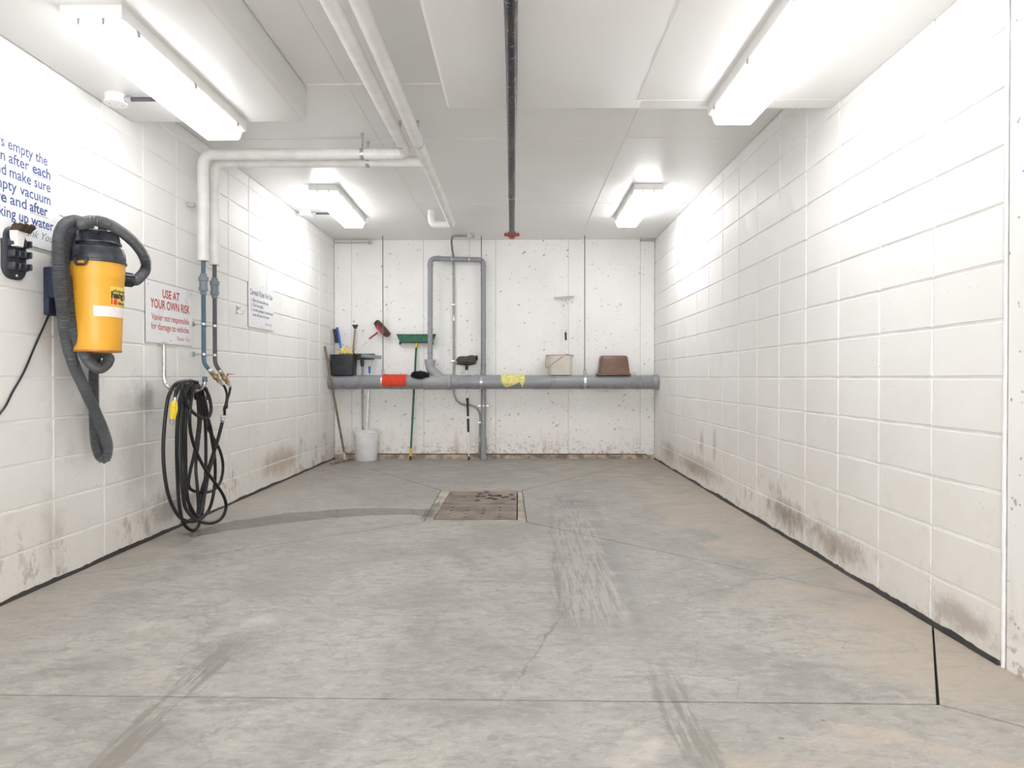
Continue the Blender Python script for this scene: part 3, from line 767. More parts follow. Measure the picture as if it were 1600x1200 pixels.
# small coat hook
t = thing('wall_hook', 'small grey metal hook on the left wall between the grey pipe and the rules sign', 'hook', (XL, 5.43, 1.53))
h0 = onX(370, 484, XL)
bm = BM(); box(bm, XL, XL + .005, h0.y - .014, h0.y + .014, h0.z - .035, h0.z + .035, .002); obj('hook_plate', bm, M['galv'], t, False)
bm = BM(); tube(bm, smooth([(XL + .004, h0.y, h0.z - .01), (XL + .03, h0.y, h0.z - .035), (XL + .05, h0.y, h0.z - .028), (XL + .056, h0.y, h0.z - .005)], .006), .0045, 8)
tube(bm, smooth([(XL + .004, h0.y, h0.z + .015), (XL + .022, h0.y, h0.z + .012), (XL + .03, h0.y, h0.z + .03)], .006), .0045, 8); obj('hook_prong', bm, M['galv'], t)

# ================================================================== signs
def sign(name, label, y0, y1, z0, z1):
    t = thing(name, label, 'sign', (XL, (y0 + y1) / 2, z0))
    bm = BM(); box(bm, XL, XL + .0055, y0, y1, z0, z1, .001); obj('sign_backing', bm, M['sign_edge'], t, False)
    bm = BM(); box(bm, XL + .0055, XL + .0085, y0 + .0006, y1 - .0006, z0 + .001, z1, .0004); obj('sign_panel', bm, M['sign'], t, False)
    for y, z in ((y0 + .025, z1 - .025), (y1 - .025, z1 - .025), ((y0 + y1) / 2, z0 + .022)):
        bm = BM(); lathe(bm, [(.004, 0), (.004, .0015), (.001, .002)], (XL + .0085, y, z), 10, (1, 0, 0)); obj('screw', bm, M['clip'], t)
    return t
XS = XL + .0089
mapL = lambda u, v: Vector((XS, u, v))
t = sign('wall_sign', 'white sign with red lettering saying USE AT YOUR OWN RISK', 4.07, 4.655, 1.217, 1.60)
write('USE AT', t, mapL, 4.262, 4.478, 1.510, .052, M['red_ink'], .022)
write('YOUR OWN RISK', t, mapL, 4.122, 4.618, 1.437, .054, M['red_ink'], .022)
write('Vanier not responsible', t, mapL, 4.132, 4.606, 1.362, .040, M['red_ink'], .010)
write('for damage to vehicles', t, mapL, 4.128, 4.606, 1.303, .040, M['red_ink'], .010)
write('Thank You', t, mapL, 4.44, 4.615, 1.247, .024, M['red_ink'], 0, .45)
t = sign('wall_sign', 'white sign headed Carwash Rules For Use with small navy print, farthest along the left wall', 5.63, 6.21, 1.429, 1.807)
write('Carwash Rules For Use', t, mapL, 5.66, 6.175, 1.708, .048, M['navy_ink'], .012)
write('1. Clean the brush after use.', t, mapL, 5.68, 6.075, 1.652, .026, M['navy_ink'], .012)
write('2. Close hose tightly.', t, mapL, 5.68, 5.96, 1.611, .026, M['navy_ink'], .012)
write('3. Use the squeegee to push excess', t, mapL, 5.68, 6.185, 1.570, .026, M['navy_ink'], .012)
write('water and mud to the drain.', t, mapL, 5.715, 6.095, 1.529, .026, M['navy_ink'], .012)
write('Thank You', t, mapL, 6.0, 6.165, 1.467, .022, M['navy_ink'], 0, .45)
t = sign('wall_sign', 'large white sign with blue lettering above the grey tool holder', 2.62, 3.305, 1.612, 2.145)
rows = [('Always', 'empty the', 2.972, 3.222, 2.022, 0, 0), ('bin', 'after', 2.975, 3.10, 1.961, 0, 0), ('and', 'make sure', 2.98, 3.242, 1.899, 0, 0),
        ('empty', 'vacuum', 3.042, 3.242, 1.838, 0, 0), ('before', 'and', 2.982, 3.083, 1.778, .02, 0), ('picking', 'up water.', 3.036, 3.271, 1.716, 0, 0)]
for pre, vis, a, b, z, pb, _ in rows:
    sx = write(vis, t, mapL, a, b, z - .004, .047, M['blue_ink'], .012)
    write(pre, t, mapL, 0, 0, z - .004, .047, M['blue_ink'], .012 if not pb else .022, right=a - .02, wscale=sx)
write('each', t, mapL, 3.122, 3.242, 1.957, .047, M['blue_ink'], .022)
write('after', t, mapL, 3.102, 3.222, 1.774, .047, M['blue_ink'], .022)
write('Thank You', t, mapL, 3.03, 3.262, 1.655, .036, M['grey_ink'], 0, .5)
for a, b, z in ((3.122, 3.242, 1.948), (3.102, 3.222, 1.765)):
    bm = BM(); box(bm, XS - .0003, XS + .0003, a, b, z, z + .0022); obj('underline', bm, M['grey_ink'], t, False)

# ================================================================== vacuum accessory holder with brush
hc = onX(20, 396, XL)
t = thing('tool_holder', 'dark grey plastic accessory holder with stubby prongs screwed to the left wall', 'tool holder', (XL, hc.y, hc.z - .14))
bm = BM()
mt = Matrix.Translation((XL, hc.y, hc.z)) @ Matrix(((0, 0, 1, 0), (1, 0, 0, 0), (0, 1, 0, 0), (0, 0, 0, 1)))
hw, hh = .072, .118
loft(bm, [(0, 0, 0, hw, hh, .055), (0, 0, .008, hw, hh, .055), (0, 0, .016, hw - .012, hh - .012, .048)], mat=mt, n=6); obj('back_plate', bm, M['grip_grey'], t)
for i, dz in enumerate((.045, -.005, -.060)):
    for j, dy in enumerate((-.034, .036)):
        bm = BM()
        zc_ = hc.z + dz + (.006 if j else 0)
        box(bm, XL + .012, XL + .050, hc.y + dy - .022, hc.y + dy - .012, zc_ - .016, zc_ + .014, .004)
        box(bm, XL + .012, XL + .050, hc.y + dy + .012, hc.y + dy + .022, zc_ - .016, zc_ + .014, .004)
        box(bm, XL + .012, XL + .034, hc.y + dy - .022, hc.y + dy + .022, zc_ - .020, zc_ - .010, .004)
        obj('prong', bm, M['grip_grey'], t)
for dz in (.10, -.10):
    bm = BM(); lathe(bm, [(.005, 0), (.005, .003), (.001, .004)], (XL + .016, hc.y, hc.z + dz), 10, (1, 0, 0)); obj('screw', bm, M['white_metal'], t)
bc = onX(27, 366, XL + .045)
t = thing('dusting_brush', 'small white brush nozzle with dark brown bristles on top of the grey holder', 'brush', tuple(bc + Vector((0, 0, -.03))))
bm = BM(); loft(bm, [(bc.x, bc.y, bc.z - .055, .016, .020, .008), (bc.x, bc.y, bc.z - .01, .018, .028, .008), (bc.x + .004, bc.y + .006, bc.z + .012, .02, .036, .008)]); obj('nozzle_body', bm, M['label_w'], t)
bm = BM(); loft(bm, [(bc.x + .004, bc.y + .010, bc.z + .010, .022, .036, .004), (bc.x + .02, bc.y + .018, bc.z + .040, .026, .044, .006)])
for i in range(60):
    a = Vector((bc.x + .02 + rnd.uniform(-.024, .024), bc.y + .018 + rnd.uniform(-.04, .04), bc.z + .036)); tube(bm, [a, a + Vector((.006, .003, .012 + rnd.uniform(-.004, .004)))], .0022, 4)
obj('bristles', bm, M['leaf'], t)
bpy.context.view_layer.update()

# ================================================================== wall vacuum
VX, VY = -2.06, 3.275
t = thing('wall_vacuum', 'yellow wall-hung vacuum with dark lid and looped grey ribbed hose', 'vacuum cleaner', (VX, VY, 1.12))
VB, VT = 1.125, 1.565
def vr(z): return .101 + (z - VB) / (VT - VB) * .018 + (.0015 if z > 1.475 else 0)
vc = (VX, VY, 0)
bm = BM(); lathe(bm, [(.001, VB + .004), (.093, VB + .004), (.099, VB), (.1015, VB + .008), (vr(1.2), 1.2), (vr(1.3), 1.3), (vr(1.4), 1.4), (vr(1.472), 1.472), (vr(1.476), 1.477), (vr(1.5), 1.5), (vr(VT), VT), (.001, VT)], vc, 48); obj('tank', bm, M['yellow'], t)
bm = BM(); lathe(bm, [(.0985, VB - .001), (.1025, VB + .001), (.1028, VB + .008), (.099, VB + .010)], vc, 48); obj('tank_rim', bm, M['orange_edge'], t)
bm = BM(); lathe(bm, [(.119, VT - .012), (.126, VT - .010), (.127, VT), (.122, VT + .004), (.123, VT + .012), (.120, VT + .045), (.112, VT + .066), (.100, VT + .072), (.001, VT + .072)], vc, 48); obj('lid', bm, M['dark_plastic'], t)
bm = BM(); lathe(bm, [(.088, VT + .070), (.092, VT + .082), (.105, VT + .084), (.106, VT + .090), (.099, VT + .100), (.095, VT + .125), (.086, VT + .142), (.060, VT + .150), (.001, VT + .152)], vc, 40); obj('motor_cover', bm, M['dark_plastic'], t)
bm = BM(); lathe(bm, [(.020, VT + .148), (.020, VT + .172), (.014, VT + .176), (.001, VT + .177)], (VX + .02, VY + .01, 0), 16); obj('top_knob', bm, M['dark_plastic'], t)
fd = Vector((.53, -.848, 0)).normalized(); rd = Vector((.848, .53, 0)).normalized()
def vdir(deg): return fd * math.cos(R(deg)) + rd * math.sin(R(deg))
for dg in (-32, 150):     # latches
    dv = vdir(dg); tv = Vector((-dv.y, dv.x, 0)); ce_ = Vector((VX, VY, VT - .012)) + dv * .124
    bm = BM(); tube(bm, fillet([ce_ - tv * .030 + Vector((0, 0, .010)), ce_ - tv * .022 - Vector((0, 0, .020)) + dv * .006, ce_ + tv * .022 - Vector((0, 0, .020)) + dv * .006, ce_ + tv * .030 + Vector((0, 0, .010))], .012), .0065, 8); obj('latch', bm, M['dark_plastic'], t)
# hose port on the tank
dv = (Vector((.50, .84, 0))).normalized(); pc = Vector((VX, VY, 1.497)) + dv * .108
bm = BM(); lathe(bm, [(.040, -.004), (.043, .002), (.043, .008), (.034, .012), (.034, .052), (.036, .054), (.036, .058), (.029, .062), (.001, .062)], pc, 24, dv)
for q in range(14):
    a = 2 * PI * q / 14; tv = Vector((-dv.y, dv.x, 0)); cc_ = pc + (tv * math.cos(a) + Vector((0, 0, 1)) * math.sin(a)) * .034
    tube(bm, [cc_ + dv * .014, cc_ + dv * .050], .0026, 5)
obj('hose_port', bm, M['dark_plastic'], t)
# bracket on the wall
bm = BM(); box(bm, XL, XL + .03, VY - .08, VY + .08, 1.30, 1.53, .006); box(bm, XL + .02, VX - .09, VY - .085, VY - .055, 1.38, 1.53, .006); box(bm, XL + .02, VX - .09, VY + .055, VY + .085, 1.38, 1.53, .006)
obj('wall_bracket', bm, M['navy_plastic'], t)
bm = BM(); box(bm, VX - .11, VX - .06, VY - .112, VY - .065, 1.47, 1.545, .008); obj('bracket_arm', bm, M['yellow'], t)
# labels on the tank
def vmap(off):
    def f(u, v):      # u in degrees, v height
        dd = vdir(u); r_ = vr(v) + off; return Vector((VX, VY, v)) + dd * r_
    return f
def vpatch(name, d0, d1, z0, z1, mat, off=.0012):
    bm = BM(); n = 16; f = vmap(off); g = vmap(-.001); rows_ = []
    for i in range(n + 1):
        u = d0 + (d1 - d0) * i / n; rows_.append([bm.verts.new(p) for p in (f(u, z0), f(u, z1), g(u, z1), g(u, z0))])
    for a, b in zip(rows_, rows_[1:]):
        for q in range(4): bm.faces.new((a[q], a[(q + 1) % 4], b[(q + 1) % 4], b[q]))
    bm.faces.new(rows_[0]); bm.faces.new(rows_[-1]); obj(name, bm, mat, t)
vpatch('sticker', 27, 100, 1.347, 1.440, M['sticker'])
vpatch('blank_label', -9, 84, 1.293, 1.343, M['label_w'])
fm = vmap(.0022)
write('shop-vac', t, fm, 33, 78, 1.412, .017, M['black_ink'], .02, .2)
write('hang up', t, fm, 29, 96, 1.385, .030, M['black_ink'], .05)
write('18', t, fm, 29, 46, 1.354, .026, M['red_bright'], .05)
write('litre', t, fm, 49, 80, 1.355, .014, M['black_ink'], .03)
# ribbed hose
def c2(x, y, X): return onX(60 + x / 6, 320 + y / 6, X)
def c3(x, y, X): return onX(x / 4, 500 + y / 4, X)
e0 = pc + dv * .055
seq = [e0, e0 + dv * .02, c2(960, 668, -1.985), c2(1005, 600, -1.985), c2(995, 500, -1.98), c2(920, 380, -1.97), c2(800, 270, -1.965), c2(650, 180, -1.97), c2(510, 150, -2.0), c2(420, 180, -2.07), c2(395, 260, -2.16),
       Vector((-2.225, VY - .04, 1.60)), Vector((-2.228, VY + .0, 1.40)), Vector((-2.225, VY + .06, 1.20)), c3(660, 215, -2.19), c3(672, 265, -2.16), c3(620, 303, -2.13), c3(560, 262, -2.12), c3(505, 170, -2.11), c3(455, 60, -2.12),
       c2(290, 980, -2.13), c2(255, 700, -2.14), c2(248, 480, -2.15), c2(275, 320, -2.16), c2(345, 235, -2.17), c2(420, 215, -2.19)]
RIB = .0085
def ribf(base):
    return lambda s_, i: base + .0030 * math.cos(2 * PI * s_ / RIB)
bm = BM(); tube(bm, smooth(seq, .0017), .024, 12, rf=ribf(.0245)); obj('ribbed_hose', bm, M['vhose'], t)
seq2 = [c2(470, 200, -2.19), c2(400, 160, -2.16), c2(320, 150, -2.13), c2(240, 195, -2.115), c2(195, 310, -2.11), c2(185, 450, -2.11), c2(190, 640, -2.11), c2(210, 850, -2.12), c2(235, 1050, -2.13), c3(405, 60, -2.15), c3(425, 160, -2.16), c3(465, 290, -2.18), c3(530, 430, -2.19),
        c3(590, 560, -2.18), c3(645, 690, -2.17), c3(672, 790, -2.17), c3(660, 862, -2.18), c3(625, 850, -2.205), c3(598, 760, -2.23), c3(590, 640, -2.235), c3(586, 500, -2.235), c3(585, 350, -2.235), c3(587, 220, -2.225), Vector((-2.225, VY - .005, 1.25))]
bm = BM(); tube(bm, smooth(seq2, .0017), .024, 12, rf=ribf(.0245)); obj('ribbed_hose', bm, M['vhose'], t)
# power cord
ps = [Vector((-2.24, VY - .03, 1.42)), onX(88, 462, -2.26), onX(75, 495, -2.266), onX(55, 540, -2.268), onX(38, 580, -2.268), onX(20, 612, -2.268), onX(0, 646, -2.268), onX(-60, 700, -2.268), onX(-140, 640, -2.268)]
bm = BM(); tube(bm, smooth(ps, .02), .0045, 8); obj('power_cord', bm, M['rubber'], t)

# ================================================================== big drain pipe and riser loop on the back wall
PY, PZ, PR = 8.06, .946, .084
t = thing('drain_pipe', 'wide grey horizontal drain pipe crossing the back wall, tools and rags resting on it', 'pipe', (-.3, PY, PZ))
def ptube(x0, x1, r_, mat, name, seg=32):
    bm = BM(); lathe(bm, [(r_ - .01, 0), (r_ - .002, 0), (r_, .003), (r_, x1 - x0 - .003), (r_ - .002, x1 - x0), (r_ - .01, x1 - x0)], (x0, PY, PZ), seg, (1, 0, 0)); return obj(name, bm, mat, t)
ptube(XL + .0, XR - .0, PR, M['pvc'], 'main_pipe', 40)
def bx_(px): return onY(px, 597, PY).x
ptube(bx_(662), bx_(705), PR + .007, M['pvc_l'], 'wye_fitting', 40)
ptube(bx_(698), bx_(705), PR + .010, M['pvc_l'], 'fitting_rim', 40)
ptube(bx_(662), bx_(669), PR + .009, M['pvc_l'], 'fitting_rim', 40)
ptube(XR - .07, XR - .0, PR + .006, M['pvc'], 'coupling', 40); ptube(XL, XL + .06, PR + .006, M['pvc'], 'coupling', 40)
a0 = onY(672, 566, PY); 
bm = BM(); b0, b1, b2 = onY(672, 566, PY), onY(672.5, 577, PY), onY(698, 600, PY)
tube(bm, fillet([b0, b1, b2], .05, 6), .0585, 24); obj('branch_elbow', bm, M['pvc_l'], t)
bm = BM(); lathe(bm, [(.058, -.02), (.066, -.02), (.066, .028), (.062, .032), (.034, .032)], b0, 24); obj('branch_collar', bm, M['pvc_l'], t)
bm = BM(); dd = (b2 - b1).normalized(); lathe(bm, [(.0585, -.003), (.0615, -.002), (.0615, .008), (.0585, .009)], b1 + dd * .08, 24, dd); obj('fitting_rim', bm, M['pvc_l'], t)
# riser loop
ra = onY(672, 404, 8.10); rb = onY(755.3, 404, 8.205)
za = ra.z; r_ = .0305
ptsr = [b0 + Vector((0, 0, .0)), Vector((b0.x, 8.09, za)), Vector((rb.x, 8.205, za)), Vector((rb.x, 8.205, .002))]
bm = BM(); tube(bm, fillet(ptsr, .07, 8), r_, 20); obj('riser_pipe', bm, M['pvc'], t)
def sleeve(c, ax, h, name='coupling', dr=.0045):
    bm = BM(); lathe(bm, [(r_, -h), (r_ + dr, -h), (r_ + dr, h), (r_, h)], c, 20, ax); obj(name, bm, M['pvc'], t)
sleeve(Vector((b0.x, 8.09, za - .08)), (0, 0, 1), .012); sleeve(Vector((b0.x + .09, 8.095, za)), (1, 0, 0), .012)
sleeve(Vector((rb.x - .09, 8.20, za)), (1, 0, 0), .012); sleeve(Vector((rb.x, 8.205, za - .08)), (0, 0, 1), .012)
sleeve(Vector((rb.x, 8.205, onY(755, 571, 8.205).z)), (0, 0, 1), .022, dr=.003); sleeve(Vector((rb.x, 8.205, .20)), (0, 0, 1), .06, dr=.006); sleeve(Vector((rb.x, 8.205, .03)), (0, 0, 1), .03, dr=.009)
bm = BM(); zc_ = onY(755, 634, 8.2).z; lathe(bm, [(r_, -.01), (r_ + .003, -.01), (r_ + .003, .01), (r_, .01)], (rb.x, 8.205, zc_), 20); box(bm, rb.x - .07, rb.x + .07, 8.225, YB - .001, zc_ - .01, zc_ + .01, .002); obj('riser_clamp', bm, M['galv'], t)
# straps on the top run
for px in (706, 733):
    x = onY(px, 404, 8.13).x; yy_ = 8.09 + (x - b0.x) / (rb.x - b0.x) * .115
    bm = BM(); lathe(bm, [(r_, -.008), (r_ + .003, -.008), (r_ + .003, .008), (r_, .008)], (x, yy_, za), 20, (1, 0, 0)); box(bm, x - .008, x + .008, yy_ - .004, yy_ + .004, za + r_, za + r_ + .03, .001)
    if px == 733: tube(bm, [(x, yy_, za + .05), (x, yy_, ZC)], .0032, 6)
    obj('pipe_strap', bm, M['galv'], t)
# rod hangers (part of the hung pipe)
for px in (598.3, 752.2, 913.6):
    x = onY(px, 500, PY).x; bm = BM()
    tube(bm, [(x, PY, PZ + PR + .055), (x, PY, ZC)], .0052, 8); obj('hanger_rod', bm, M['rod'], t)
    bm = BM(); lathe(bm, [(PR + .0005, -.014), (PR + .004, -.014), (PR + .004, .014), (PR + .0005, .014)], (x, PY, PZ), 40, (1, 0, 0))
    box(bm, x - .014, x - .008, PY - .02, PY + .02, PZ + PR, PZ + PR + .07, .003); box(bm, x + .008, x + .014, PY - .02, PY + .02, PZ + PR, PZ + PR + .07, .003)
    tube(bm, [(x - .02, PY, PZ + PR + .05), (x + .02, PY, PZ + PR + .05)], .009, 8); obj('clevis_hanger', bm, M['galv'], t)

# ================================================================== tools
ZT = PZ + PR            # top of the big pipe
def pail(bm, cx, cy, z0, rb_, rt, h, th=.004, prof=None):
    pass
# black bin
a = onY(516, 553, 8.0); b = onY(552.5, 553, 8.0)
cx, hx = (a.x + b.x) / 2, (b.x - a.x) / 2; cy = 8.09; hy = .115; h = .245
t = thing('plastic_bin', 'black rectangular bin on the drain pipe in the left corner, holding brushes', 'bin', (cx, cy, ZT))
bm = BM(); loft(bm, [(cx, cy, ZT + .001, hx - .012, hy - .015, .02), (cx, cy, ZT + .02, hx - .010, hy - .013, .02), (cx, cy, ZT + h - .02, hx - .003, hy - .004, .02), (cx, cy, ZT + h - .02, hx + .002, hy + .002, .02), (cx, cy, ZT + h, hx + .002, hy + .002, .02), (cx, cy, ZT + h, hx - .006, hy - .006, .018), (cx, cy, ZT + .01, hx - .016, hy - .018, .016)]); obj('bin_body', bm, M['bin_black'], t)
ybin = cy
zb = ZT + h
# contents
def stick(name, label, cat, parts, base):
    t = thing(name, label, cat, base)
    for nm, bm_, mt_ in parts: obj(nm, bm_, mt_, t)
    return t
P8 = lambda px, py, Y=8.1: onY(px, py, Y)
# blue scrubbing brush with black bristles
p0, p1 = P8(531, 540, 8.12), P8(526.5, 512, 8.2)
bmA = BM(); tube(bmA, [P8(534, 562, 8.1), P8(532, 541, 8.13), P8(529.5, 528, 8.17), P8(526.5, 512, 8.2)], [.010, .012, .018, .016], 10)
bmB = BM(); loft(bmB, [(0, 0, 0, .022, .02, .01), (0, 0, .17, .022, .02, .01)], mat=Matrix.Translation(P8(526.5, 536, 8.15)) @ Matrix.Rotation(R(-9), 4, 'Y'))
stick('scrub_brush', 'blue handled scrub brush with black bristles standing in the black bin', 'brush', [('handle', bmA, M['blue_pl']), ('bristles', bmB, M['bin_black'])], tuple(P8(532, 556, 8.1)))
# wooden handled plunger-like tool with black grip
bmA = BM(); tube(bmA, [P8(551, 566, 8.1), P8(552.4, 540, 8.12), P8(554.6, 515, 8.14)], .0105, 10)
bmB = BM(); q = P8(555, 509.5, 8.14); loft(bmB, [(q.x, q.y, q.z - .035, .014, .012, .008), (q.x, q.y, q.z - .005, .028, .014, .01), (q.x, q.y, q.z + .016, .040, .015, .01)])
stick('shovel_handle', 'short brown wooden handle with black grip upright in the black bin', 'handle', [('shaft', bmA, M['wood']), ('grip', bmB, M['bin_black'])], tuple(P8(551, 562, 8.1)))
# yellow rag
bm = BM(); q = P8(539.5, 548, 8.08); blob(bm, (q.x, q.y, q.z - .012), (.088, .07, .052), .35, 5, 4, 2)
tag(obj('rag', bm, M['glove']), 'crumpled pale yellow rag spilling from the top of the black bin', 'rag')
# red handled wash brush leaning out of the bin
p0, p1, p2 = P8(549, 556, 8.09), P8(577, 529.5, 8.15), P8(592, 518, 8.18)
bmA = BM(); tube(bmA, [p0, p1], .0075, 10); bmB = BM(); tube(bmB, [p1, P8(590, 519.5, 8.175)], [.011, .012], 10)
bmD = BM(); tube(bmD, [P8(546, 563, 8.09), P8(554, 551.5, 8.1)], .012, 8)
ax = (P8(607, 524, 8.2) - P8(587, 502, 8.2)); ln = ax.length; ax.normalize(); mid = P8(597.2, 513.5, 8.2)
rotm = Vector((1, 0, 0)).rotation_difference(ax).to_matrix().to_4x4()
mt_ = Matrix.Translation(mid) @ rotm
bmC = BM(); 
r0 = bmesh.ops.create_icosphere(bmC, subdivisions=4, radius=1)
for v in r0['verts']:
    d = v.co.copy(); s_ = lambda c_, p: math.copysign(abs(c_) ** p, c_)
    q = Vector((s_(d.x, .45) * ln * .52, s_(d.y, .7) * .04, s_(d.z, .6) * .043)) * (1 + .07 * noise.noise(d * 9)); v.co = mt_ @ q
for i in range(260):
    a = Vector((rnd.uniform(-.5, .5) * ln, rnd.choice((-1, 1)) * .036, rnd.uniform(-.036, .036))); tube(bmC, [mt_ @ a, mt_ @ (a * 1.0 + Vector((rnd.uniform(-.006, .006), a.y * .25, rnd.uniform(-.006, .008))))], .003, 4)
bmE = BM(); loft(bmE, [(0, -.038, -.046, ln * .3, .008, .006), (0, -.038, .0, ln * .3, .010, .006)], mat=mt_)
stick('wash_brush', 'long brush with brown bristle block and dark red grip leaning out of the black bin', 'brush', [('handle', bmA, M['alu']), ('grip', bmB, M['red_pl']), ('handle_end', bmD, M['bin_black']), ('bristle_block', bmC, M['bristle_brown']), ('brush_back', bmE, M['red_pl'])], tuple(p0))

# white pail on the floor
pcx = onY(572, 700, 8.12).x; pcy = 8.12
t = thing('pail', 'tall white plastic pail standing on the floor against the back wall', 'bucket', (pcx, pcy, 0))
bm = BM(); lathe(bm, [(.001, .004), (.120, .004), (.126, 0), (.130, .006), (.146, .305), (.150, .306), (.151, .314), (.147, .318), (.148, .330), (.152, .331), (.152, .339), (.148, .342), (.149, .358), (.154, .360), (.154, .372), (.148, .374), (.145, .370), (.138, .20), (.126, .010), (.001, .010)], (pcx, pcy, 0), 48); obj('pail_body', bm, M['pail'], t)
bm = BM(); tube(bm, smooth([(pcx - .156, pcy, .33), (pcx - .160, pcy - .03, .28), (pcx - .13, pcy - .10, .235), (pcx - .05, pcy - .150, .215), (pcx + .05, pcy - .150, .215), (pcx + .13, pcy - .10, .235), (pcx + .160, pcy - .03, .28), (pcx + .156, pcy, .33)], .01), .0025, 6)
obj('bail_handle', bm, M['white_tube'], t)
for s in (-1, 1):
    bm = BM(); lathe(bm, [(.014, 0), (.014, .006), (.001, .008)], (pcx + s * .150, pcy, .325), 12, (s, 0, 0)); obj('handle_ear', bm, M['pail'], t)

# floor squeegees standing in the pail
def squeeze(name, label, base, top, hx0, hx1, hmat, polemat, rp, extra=None):
    bmA = BM(); tube(bmA, [base, top], rp, 12)
    bmB = BM(); ax = (hx1 - hx0); ln = ax.length; mid = (hx0 + hx1) / 2; m_ = Matrix.Translation(mid) @ Vector((1, 0, 0)).rotation_difference(ax.normalized()).to_matrix().to_4x4()
    loft(bmB, [(0, 0, -.022, ln / 2, .010, .006), (0, 0, 0, ln / 2, .014, .006), (0, 0, .022, ln / 2, .006, .004)], mat=m_)
    parts = [('pole', bmA, polemat), ('squeegee_head', bmB, hmat)] + (extra or [])
    return stick(name, label, 'squeegee', parts, tuple(base))
bmS = BM(); q0 = onY(565.8, 562, 8.2); lathe(bmS, [(.012, -.09), (.018, -.08), (.026, -.02), (.020, 0)], q0, 12)
bmT = BM(); q1 = onY(570, 557, 8.21)
loft(bmT, [(q1.x, q1.y, q1.z - .04, .115, .012, .006), (q1.x, q1.y, q1.z, .13, .020, .006), (q1.x, q1.y, q1.z + .035, .12, .008, .004)])
squeeze('floor_squeegee', 'dark floor scraper with a thick grey pole standing in the white pail', onY(567, 712, 8.12) + Vector((0, 0, .02)), onY(565.8, 562, 8.2), onY(553, 557, 8.2), onY(566, 558, 8.2), M['bristle_grey'], M['grey_pipe'] if 0 else M['pvc'], .0115, [('socket', bmS, M['navy_plastic']), ('scraper_blade', bmT, M['bristle_grey'])])
bmS = BM(); tube(bmS, smooth([onY(578.5, 562, 8.19), onY(577, 570, 8.19), onY(577, 576, 8.19)], .01), .0045, 8); tube(bmS, smooth([onY(581.5, 561, 8.19), onY(579.5, 570, 8.19), onY(577.5, 577, 8.19)], .01), .0045, 8)
bmT = BM(); lathe(bmT, [(.009, -.085), (.013, -.08), (.015, -.01), (.010, 0)], onY(577.3, 572.5, 8.19), 12)
squeeze('floor_squeegee', 'light grey squeegee with a wire fork and blue socket standing in the white pail', onY(571, 712, 8.12) + Vector((.0, 0, .03)), onY(577.3, 578, 8.19), onY(564.5, 555.5, 8.17), onY(596, 558.5, 8.19), M['union'], M['alu'], .0085, [('wire_fork', bmS, M['alu']), ('socket', bmT, M['blue_pl'])])

# wooden pole with floor squeegee in the left corner
s0 = onZ(514, 728, .012); s1 = onZ(549, 719.5, .012)
s1 = Vector((-2.02, 8.13, .012)); s0 = Vector((-2.15, 7.68, .012)); mid = s0.lerp(s1, .62)
bmA = BM(); top = onX(507.5, 541, XL + .022); tube(bmA, [mid + Vector((0, 0, .09)), top], .0135, 12)
bmF = BM(); tube(bmF, [mid + Vector((0, 0, .02)), mid + Vector((0, 0, .10)) + (top - mid).normalized() * .02], .013, 12)
ax = s1 - s0; ln = ax.length; m_ = Matrix.Translation((s0 + s1) / 2) @ Vector((1, 0, 0)).rotation_difference(ax.normalized()).to_matrix().to_4x4()
bmB = BM(); loft(bmB, [(0, 0, -.011, ln / 2, .006, .003), (0, 0, .004, ln / 2, .008, .004), (0, 0, .012, ln / 2, .020, .006), (0, 0, .022, ln / 2, .018, .006)], mat=m_)
bmC = BM(); tube(bmC, smooth([s0.lerp(s1, .25) + Vector((0, 0, .02)), mid + Vector((0, 0, .05)), s0.lerp(s1, .95) + Vector((0, 0, .02))], .02), .004, 6)
stick('floor_squeegee', 'weathered wooden pole with a rusty floor squeegee leaning in the left corner', 'squeegee', [('pole', bmA, M['wood_grey']), ('ferrule', bmF, M['alu']), ('squeegee_head', bmB, M['curb']), ('brace', bmC, M['galv'])], tuple(mid))

# green broom
bt = onY(641.3, 719.5, 8.11); bt.z = .03; hb = onY(650.6, 538, 8.235)
bmA = BM(); tube(bmA, [bt + (hb - bt) * .035, hb], .0125, 12)
bmB = BM(); lathe(bmB, [(.010, 0), (.014, .002), (.014, .05), (.001, .051)], (bt.x, bt.y, 0), 12)
bmC = BM(); dv = (hb - bt).normalized(); tube(bmC, [bt + dv * .02, bt + dv * .115], .0155, 12)
bmD = BM(); tube(bmD, [hb - dv * .04, hb + dv * .03], .019, 12)
bc_ = onY(650.5, 530, 8.235)
bmE = BM(); 
prism(bmE, [(bc_.x - .195, bc_.z - .042), (bc_.x + .195, bc_.z - .042), (bc_.x + .225, bc_.z + .03), (bc_.x + .24, bc_.z + .05), (bc_.x - .24, bc_.z + .05), (bc_.x - .225, bc_.z + .03)], 8.21, 8.262, 'y')
bmesh.ops.bevel(bmE, geom=bmE.edges[:], offset=.004, segments=1, affect='EDGES')
bmG = BM(); 
for i in range(75):
    x = bc_.x - .225 + .45 * i / 74
    for yy_ in (8.217, 8.237, 8.256):
        tube(bmG, [(x, yy_, bc_.z + .045), (x + (x - bc_.x) * .06 + rnd.uniform(-.004, .004), yy_, bc_.z + .058 + rnd.uniform(-.003, .004))], .0045, 4)
bmH = BM(); 
for s in (-1, 1): box(bmH, bc_.x + s * .20 - .010, bc_.x + s * .20 + .010, 8.22, 8.25, bc_.z - .068, bc_.z - .03, .003)
bmI = BM(); box(bmI, bc_.x - .195, bc_.x + .195, 8.205, 8.262, bc_.z - .046, bc_.z - .036, .003)
